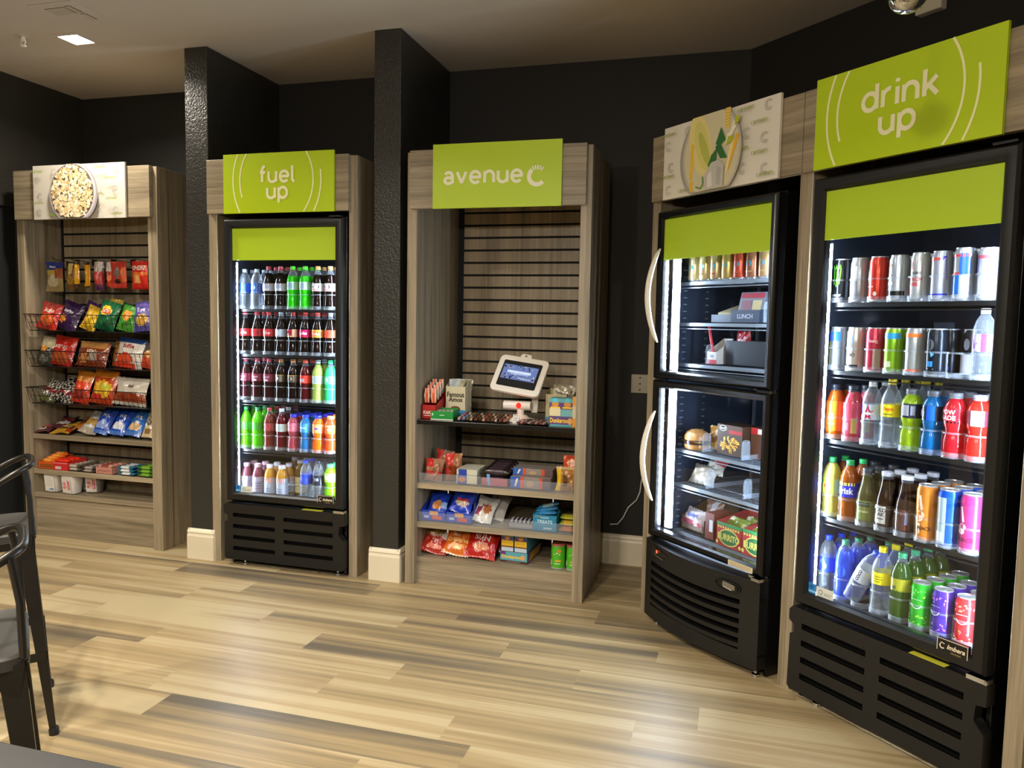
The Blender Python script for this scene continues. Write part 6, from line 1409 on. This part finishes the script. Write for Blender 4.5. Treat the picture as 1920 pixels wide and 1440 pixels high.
# lunch kits on the second shelf
zk = 1.426
def dbox(*a, **k): return carton(*a, **k)
tray('lunch_tray', 'slate grey open carton holding lunch kits in the upper food cooler', 'snack carton', dl(.40, .17, zk), .165, .22, .055, '#3c4658', [('t', 'LUNCH', 0, .5, .35, '#aab4c8')], R45, None, .075)
for i in range(5):
    carton('lunch_kit', f"grey cracker lunch kit leaning back in its carton, {['front', 'second', 'middle', 'fourth', 'rear'][i]}", dl(.395 + i * .005, .195 + i * .033, zk + .012), .145, .020, .125, '#7c8492', [('r', -.9, .78, .9, .96, '#b03a48'), ('r', -.8, .1, .0, .7, '#8c5a6c'), ('r', .1, .1, .8, .7, '#cbb98c')], R45, 'cracker lunch kits', None, 'lunch kit', (rad(-14), 0, R45))
tray('carton_tray', 'low grey carton left of the lunch kits in the food cooler', 'snack carton', dl(.235, .20, zk), .14, .2, .035, '#59606c', None, R45, None, .05)
carton('cheese_pack', 'flat cream cheese pack lying in the low grey carton', dl(.245, .225, zk + .025), .11, .14, .02, '#cfc6a4', None, R45 + .1, None, None, 'cheese pack', (rad(15), 0, R45 + .1))
carton('sauce_box', 'white and tan box right of the lunch kits', dl(.57, .175, zk), .10, .12, .05, '#c9cdd4', [('l', [(-.6, .7), (-.6, .3)], .06, '#5c6478'), ('l', [(-.3, .7), (-.3, .3)], .06, '#5c6478'), ('l', [(0, .7), (0, .3)], .06, '#5c6478'), ('r', -1, .85, 1, 1, '#b08c54')], R45)
# third shelf of the upper compartment: black carton and cheese-stick cup
ze = 1.238
tray('black_carton', 'plain black open carton with red packets in the food cooler', 'snack carton', dl(.40, .20, ze), .270, .16, .108, '#14161e', None, R45, None, .108)
for i, (x, a) in enumerate([(.29, .1), (.335, -.3)]):
    put_bag('snack_pack', f"red snack packet poking out of the black carton, {['left', 'right'][i]}", 'snack pack', dl(x, .26, ze + .06), .07, .09, .02, '#b82430', [(rectz(-.5, .2, .5, .6), '#e0b8c0')] if i == 0 else [], .1, a, R45, None, 'red packets in the black carton', 8, 10)
tray('stick_box', 'white and red cup box holding one red meat stick', 'snack carton', dl(.215, .165, ze), .060, .10, .055, '#c8c0b8', [('r', -1, 0, 1, .35, '#b8303c'), ('r', -.4, .55, .4, .75, '#8c8c9c')], R45, None, .115)
t = bar('red meat stick leaning in its white and red box', dl(.205, .185, ze + .02), .020, .012, .012, '#c8343c', R45)
t.rotation_euler = (Matrix.Rotation(R45, 3, 'Z') @ Matrix.Rotation(rad(-105), 3, 'Y')).to_euler(); t.scale = (8.5, 1.3, 1.0); t.location = dl(.195, .185, ze + .10)
# lower compartment
zt = .833
b_ = thing('packaged_burger', 'wrapped burger sandwich on the upper shelf of the lower compartment', 'sandwich', dl(.110, .19, zt), R45)
part('bottom_bun', MB().lathe([(0, 0), (.05, 0), (.058, .012), (.058, .024), (0, .024)], 24, col=lin('#b8844c')), FILM, b_, True)
part('patty', MB().lathe([(0, .0245), (.058, .0245), (.060, .034), (.058, .043), (0, .043)], 24, col=lin('#3a2018')), FILM, b_, True)
part('cheese', MB().add([(-.062, -.05, .036), (0, -.064, .042), (.064, -.04, .036), (.05, .05, .044), (-.05, .05, .044)], [(0, 1, 2, 3, 4)], 0, lin('#e8b030')), FILM, b_, recalc=False)
part('top_bun', MB().lathe([(0, .045), (.058, .045), (.058, .06), (.048, .08), (.026, .092), (0, .095)], 24, col=lin('#c08c54')), FILM, b_, True)
put_bag('sandwich_bag', 'yellow chip packet standing beside the wrapped burger', 'snack pack', dl(.165, .255, zt), .09, .11, .04, '#c89a4c', [(ellz(0, .5, .6, .2), '#8c6030')], .1, 0, R45)
mac = [('r', -1, 0, 1, 1, '#4c3424'), ('r', -1, .80, 1, 1, '#5c4030'), ('e', -.55, .88, .30, .10, '#e8e4d8'), ('e', -.55, .88, .26, .08, '#1c1410'), ('t', 'Stouff', -.55, .88, .07, '#e8e4d8'), ('r', -.05, .72, 1, .84, '#b82c2c')]
root = carton('frozen_meal_box', 'brown macaroni dinner box with yellow pasta picture', dl(.31, .20, zt), .150, .11, .135, '#4c3424', mac, R45, 'macaroni dinner boxes')
A = Art(-.0022, step=.0001); rr = random.Random(9); A.k += 1
for i in range(70):
    a = rr.uniform(0, 6.28); q = math.sqrt(rr.random()); px, pz = .004 + .056 * q * math.cos(a), .048 + .034 * q * math.sin(a); A.k += .05
    A.line(arc(px, pz, .006, .006, a * 57, a * 57 + 170, 5), .0045, rr.choice(['#e8b830', '#d89c20', '#f4d060', '#c88818']), up=False)
A.part('pasta_picture', root, CARD)
for i in range(3):
    carton('frozen_meal_box', f"macaroni dinner box behind with red and white top, {['left', 'middle', 'right'][i]}", dl(.43 + i * .072, .24, zt), .066, .16, .135, '#5c3a28', [('r', -1, .8, 1, 1, '#b82c2c'), ('r', .2, .82, 1, .98, '#e8dcd0')], R45, 'macaroni dinner boxes')
zsd = .668
put_bag('sandwich_bag', 'clear wrapped white sandwich roll on the second lower shelf', 'sandwich', dl(.135, .20, zsd), .150, .095, .07, '#a9a69c', [(ellz(0, .4, .8, .3), '#c8beae')], .5, .05, R45 + .1)
put_bag('sandwich_bag', 'clear wrapped sandwich with red corner lying on top', 'sandwich', dl(.165, .24, zsd + .045), .13, .09, .05, '#b4b2ac', [(rectz(.2, .5, 1, 1), '#b83c3c')], .7, -.1, R45)
put_bag('sauce_packet', 'small red packet at the right of the second lower shelf', 'snack pack', dl(.59, .18, zsd), .035, .07, .02, '#c8343c', [(rectz(-.5, .2, .5, .7), '#e8d0d0')], 0, 0, R45, None, None, 8, 10)
zq = .444
def ornate(w): return [('r', -1, 0, 1, 1, '#a03034'), ('r', -1, .86, 1, 1, '#2c7c48')] + [('e', -.85 + i * .2, .80, .07, .05, '#c8b860') for i in range(9)] + [('e', 0, .42, .80, .36, '#c8b860'), ('e', 0, .42, .72, .31, '#2c6038'), ('t', 'BURRITO', 0, .42, .26, '#c8bc58')] + [('e', -.9, .15, .1, .08, '#c8b860'), ('e', .9, .15, .1, .08, '#c8b860')]
tray('burrito_box', 'red and green burrito carton with ornate yellow lettering', 'snack carton', dl(.405, .125, zq), .150, .19, .105, '#9c3034', ornate(1), R45, 'burrito cartons', .14)
tray('burrito_box', 'second red and green burrito carton with green rim, right', 'snack carton', dl(.565, .120, zq), .155, .19, .11, '#9c3034', ornate(1), R45, 'burrito cartons', .12)
for i, (x, y) in enumerate([(.385, .18), (.425, .24), (.545, .18), (.585, .24)]):
    put_bag('burrito', f"green wrapped burrito in its carton, {['front left', 'rear left', 'front right', 'rear right'][i]}", 'burrito', dl(x, y, zq + .085), .12, .05, .045, '#6c7c2c', [(rectz(-1, .3, -.3, .8), '#c8c4a4')], .9, .1, R45, None, 'green wrapped burritos', 10, 10)
tray('meal_carton', 'open brown carton of wrapped sandwiches at the left bottom', 'snack carton', dl(.115, .18, zq), .15, .22, .06, '#6c5848', [('r', -.9, .1, .9, .6, '#8c7c70')], R45, None, .14)
carton('brown_box', 'narrow brown red carton with white label, bottom of food cooler', dl(.262, .145, zq), .055, .12, .12, '#6c3428', [('r', 0, .3, .8, .75, '#c9cdd4')], R45)
put_bag('sandwich_bag', 'wrapped hot dog with blue print in the brown carton', 'sandwich', dl(.115, .17, zq + .03), .14, .08, .05, '#b8aeb0', [(rectz(-.6, .4, .5, .6), '#6a74a8'), (rectz(-1, 0, 1, .2), '#a04a5c')], .6, .1, R45)
put_bag('sandwich_bag', 'brown wrapped sandwich standing behind the hot dog', 'sandwich', dl(.155, .26, zq + .04), .12, .10, .05, '#7c5c50', [(rectz(-.2, .5, .4, 1), '#b8b4b8')], .3, 0, R45)
for i, (x, y, w) in enumerate([(.10, .098, .07), (.175, .105, .06)]):
    b = MB(); rr = random.Random(i + 4); n = 14
    ring = [(w * (1 + rr.uniform(-.25, .2)) * math.cos(2 * PI * j / n) * .8, .030 * (1 + rr.uniform(-.2, .2)) * math.sin(2 * PI * j / n)) for j in range(n)]
    vs = [(x_, y_, 0) for x_, y_ in ring] + [(x_ * .7, y_ * .7, .018 + rr.uniform(0, .010)) for x_, y_ in ring] + [(0, 0, .024)]
    b.add(vs, [(j, (j + 1) % n, n + (j + 1) % n, n + j) for j in range(n)] + [(n + j, n + (j + 1) % n, 2 * n) for j in range(n)], 0, lin('#b9cfe0'))
    o = link('crumpled_napkin', b.mesh('crumpled_napkin', CARD)); tag(o, f"crumpled pale blue paper at the cooler's bottom front, {['left', 'right'][i]} piece", 'paper', 'crumpled papers in the food cooler'); o.location = dl(x + .05, y + .02, .388); o.rotation_euler = (0, 0, R45 + .3 * i)
part('bottom_tray', MB().box(.03, DW - .03, .062, .6, .378, .386), LG, KD)

# ================================================================== STOOLS AND TABLE
def stool(lb, cx, cy, yaw):
    """yaw: local +y is the direction of the backrest"""
    t = thing('bar_stool', lb, 'bar stool', (cx, cy, 0), yaw, 'gunmetal bar stools')
    SH = .69; a = .165; f = .205
    seat = [(a * x, a * y) for x, y in []]
    p = rrect(2 * a, 2 * a, .05, 6)
    b = MB(); n = len(p)
    lv = [(1.0, SH - .03), (1.0, SH - .006), (.97, SH), (.90, SH - .003), (0.0, SH - .006)]
    vs = [(x * s, y * s, z) for s, z in lv[:-1] for x, y in p] + [(0, 0, lv[-1][1])]
    fc = [(j * n + i, j * n + (i + 1) % n, (j + 1) * n + (i + 1) % n, (j + 1) * n + i) for j in range(3) for i in range(n)] + [(3 * n + i, 3 * n + (i + 1) % n, 4 * n) for i in range(n)] + [tuple(range(n - 1, -1, -1))]
    b.add(vs, fc); part('seat', b, principled('worn_steel', '#3c3a37', .5, metal=.5), t, True)
    for sx in (-1, 1):
        for sy in (-1, 1):
            b = MB(); w0, w1 = .052, .020
            top = Vector((sx * (a - .01), sy * (a - .01), SH - .012)); bot = Vector((sx * f, sy * f, .012))
            # folded angle-section leg: wide at the seat, narrow at the foot
            def sec(c, w): return [(c.x, c.y), (c.x - sx * w, c.y), (c.x - sx * w, c.y - sy * .004), (c.x - sx * .006, c.y - sy * .006), (c.x - sx * .004, c.y - sy * w), (c.x, c.y - sy * w)]
            vv = []
            for k in range(5):
                u = k / 4; c = top.lerp(bot, u); w = w0 + (w1 - w0) * u
                vv += [(x, y, c.z) for x, y in sec(c, w)]
            ff = [(k * 6 + i, k * 6 + (i + 1) % 6, (k + 1) * 6 + (i + 1) % 6, (k + 1) * 6 + i) for k in range(4) for i in range(6)] + [tuple(range(6)), tuple(range(29, 23, -1))]
            b.add(vv, ff); lg = part('leg', b, GUN, t, bev=.001)
            part('rubber_foot', MB().lathe([(0, 0), (.015, 0), (.016, .018), (.013, .026), (0, .026)], 12, (sx * (f - .008), sy * (f - .008), 0)), BLK, lg, True)
    b = MB(); r_ = .185; zr = .27
    c4 = [(-r_, -r_), (r_, -r_), (r_, r_), (-r_, r_)]
    for i in range(4): x, y = c4[i]; x2, y2 = c4[(i + 1) % 4]; b.box(min(x, x2) - .003, max(x, x2) + .003, min(y, y2) - .003, max(y, y2) + .003, zr - .014, zr + .014)
    part('foot_rail', b, GUN, t)
    # apron skirts between the legs under the seat
    b = MB()
    for s in (-1, 1):
        b.prism_xz([(-a + .01, SH - .02), (a - .01, SH - .02), (a - .02, SH - .10), (.09, SH - .055), (-.09, SH - .055), (-a + .02, SH - .10)], s * (a - .006) - .002, s * (a - .006) + .002)
        b.prism_yz([(-a + .01, SH - .02), (a - .01, SH - .02), (a - .02, SH - .10), (.09, SH - .055), (-.09, SH - .055), (-a + .02, SH - .10)], s * (a - .006) - .002, s * (a - .006) + .002)
    part('apron', b, GUN, t)
    # tube backrest: arms climb from the front of the seat to the back rail
    hw = .150; pts = []
    ctl = [(-hw, -.15, SH - .01), (-hw - .005, -.10, SH + .05), (-hw - .005, .0, SH + .13), (-hw, .08, SH + .18), (-hw + .02, .13, SH + .205), (-hw + .06, .155, SH + .213), (0, .160, SH + .214), (hw - .06, .155, SH + .213), (hw - .02, .13, SH + .205), (hw, .08, SH + .18), (hw + .005, .0, SH + .13), (hw + .005, -.10, SH + .05), (hw, -.15, SH - .01)]
    V3 = [Vector(c) for c in ctl]
    for i in range(len(V3) - 1):
        p0, p1, p2, p3 = V3[max(i - 1, 0)], V3[i], V3[i + 1], V3[min(i + 2, len(V3) - 1)]
        for k in range(5):
            u = k / 5; pts.append(.5 * ((2 * p1) + (p2 - p0) * u + (2 * p0 - 5 * p1 + 4 * p2 - p3) * u * u + (3 * p1 - p0 - 3 * p2 + p3) * u ** 3))
    pts.append(V3[-1])
    part('back_rail', MB().tube(pts, .0105, 12), GUN, t, True)
    for s in (-1, 1):
        part('back_strut', MB().tube([(s * (hw - .015), .135, SH + .203), (s * (hw - .002), .150, SH + .11), (s * (a - .012), a - .012, SH - .01)], .008, 8), GUN, t, True)
    return t
dirb = math.atan2(.75, .66) - PI / 2
stool('gunmetal metal bar stool at the left edge, farther from the camera', -2.425, 1.970, dirb)
stool('gunmetal metal bar stool at the lower left, nearest the camera', -1.640, 1.235, dirb)
t = thing('counter_table', 'dark wood grain counter table top with shiny edge, bottom left corner', 'table', (-.75, .30, 0))
part('table_top', MB().box(-1.3, .9, -.45, .388, .865, .9), TABLE, t, bev=.003)
part('pedestal', MB().lathe([(.04, .02), (.04, .865)], 20), GUN, t, True)
part('base_plate', MB().lathe([(0, 0), (.28, 0), (.28, .012), (.05, .02), (.04, .02)], 32), GUN, t, True)
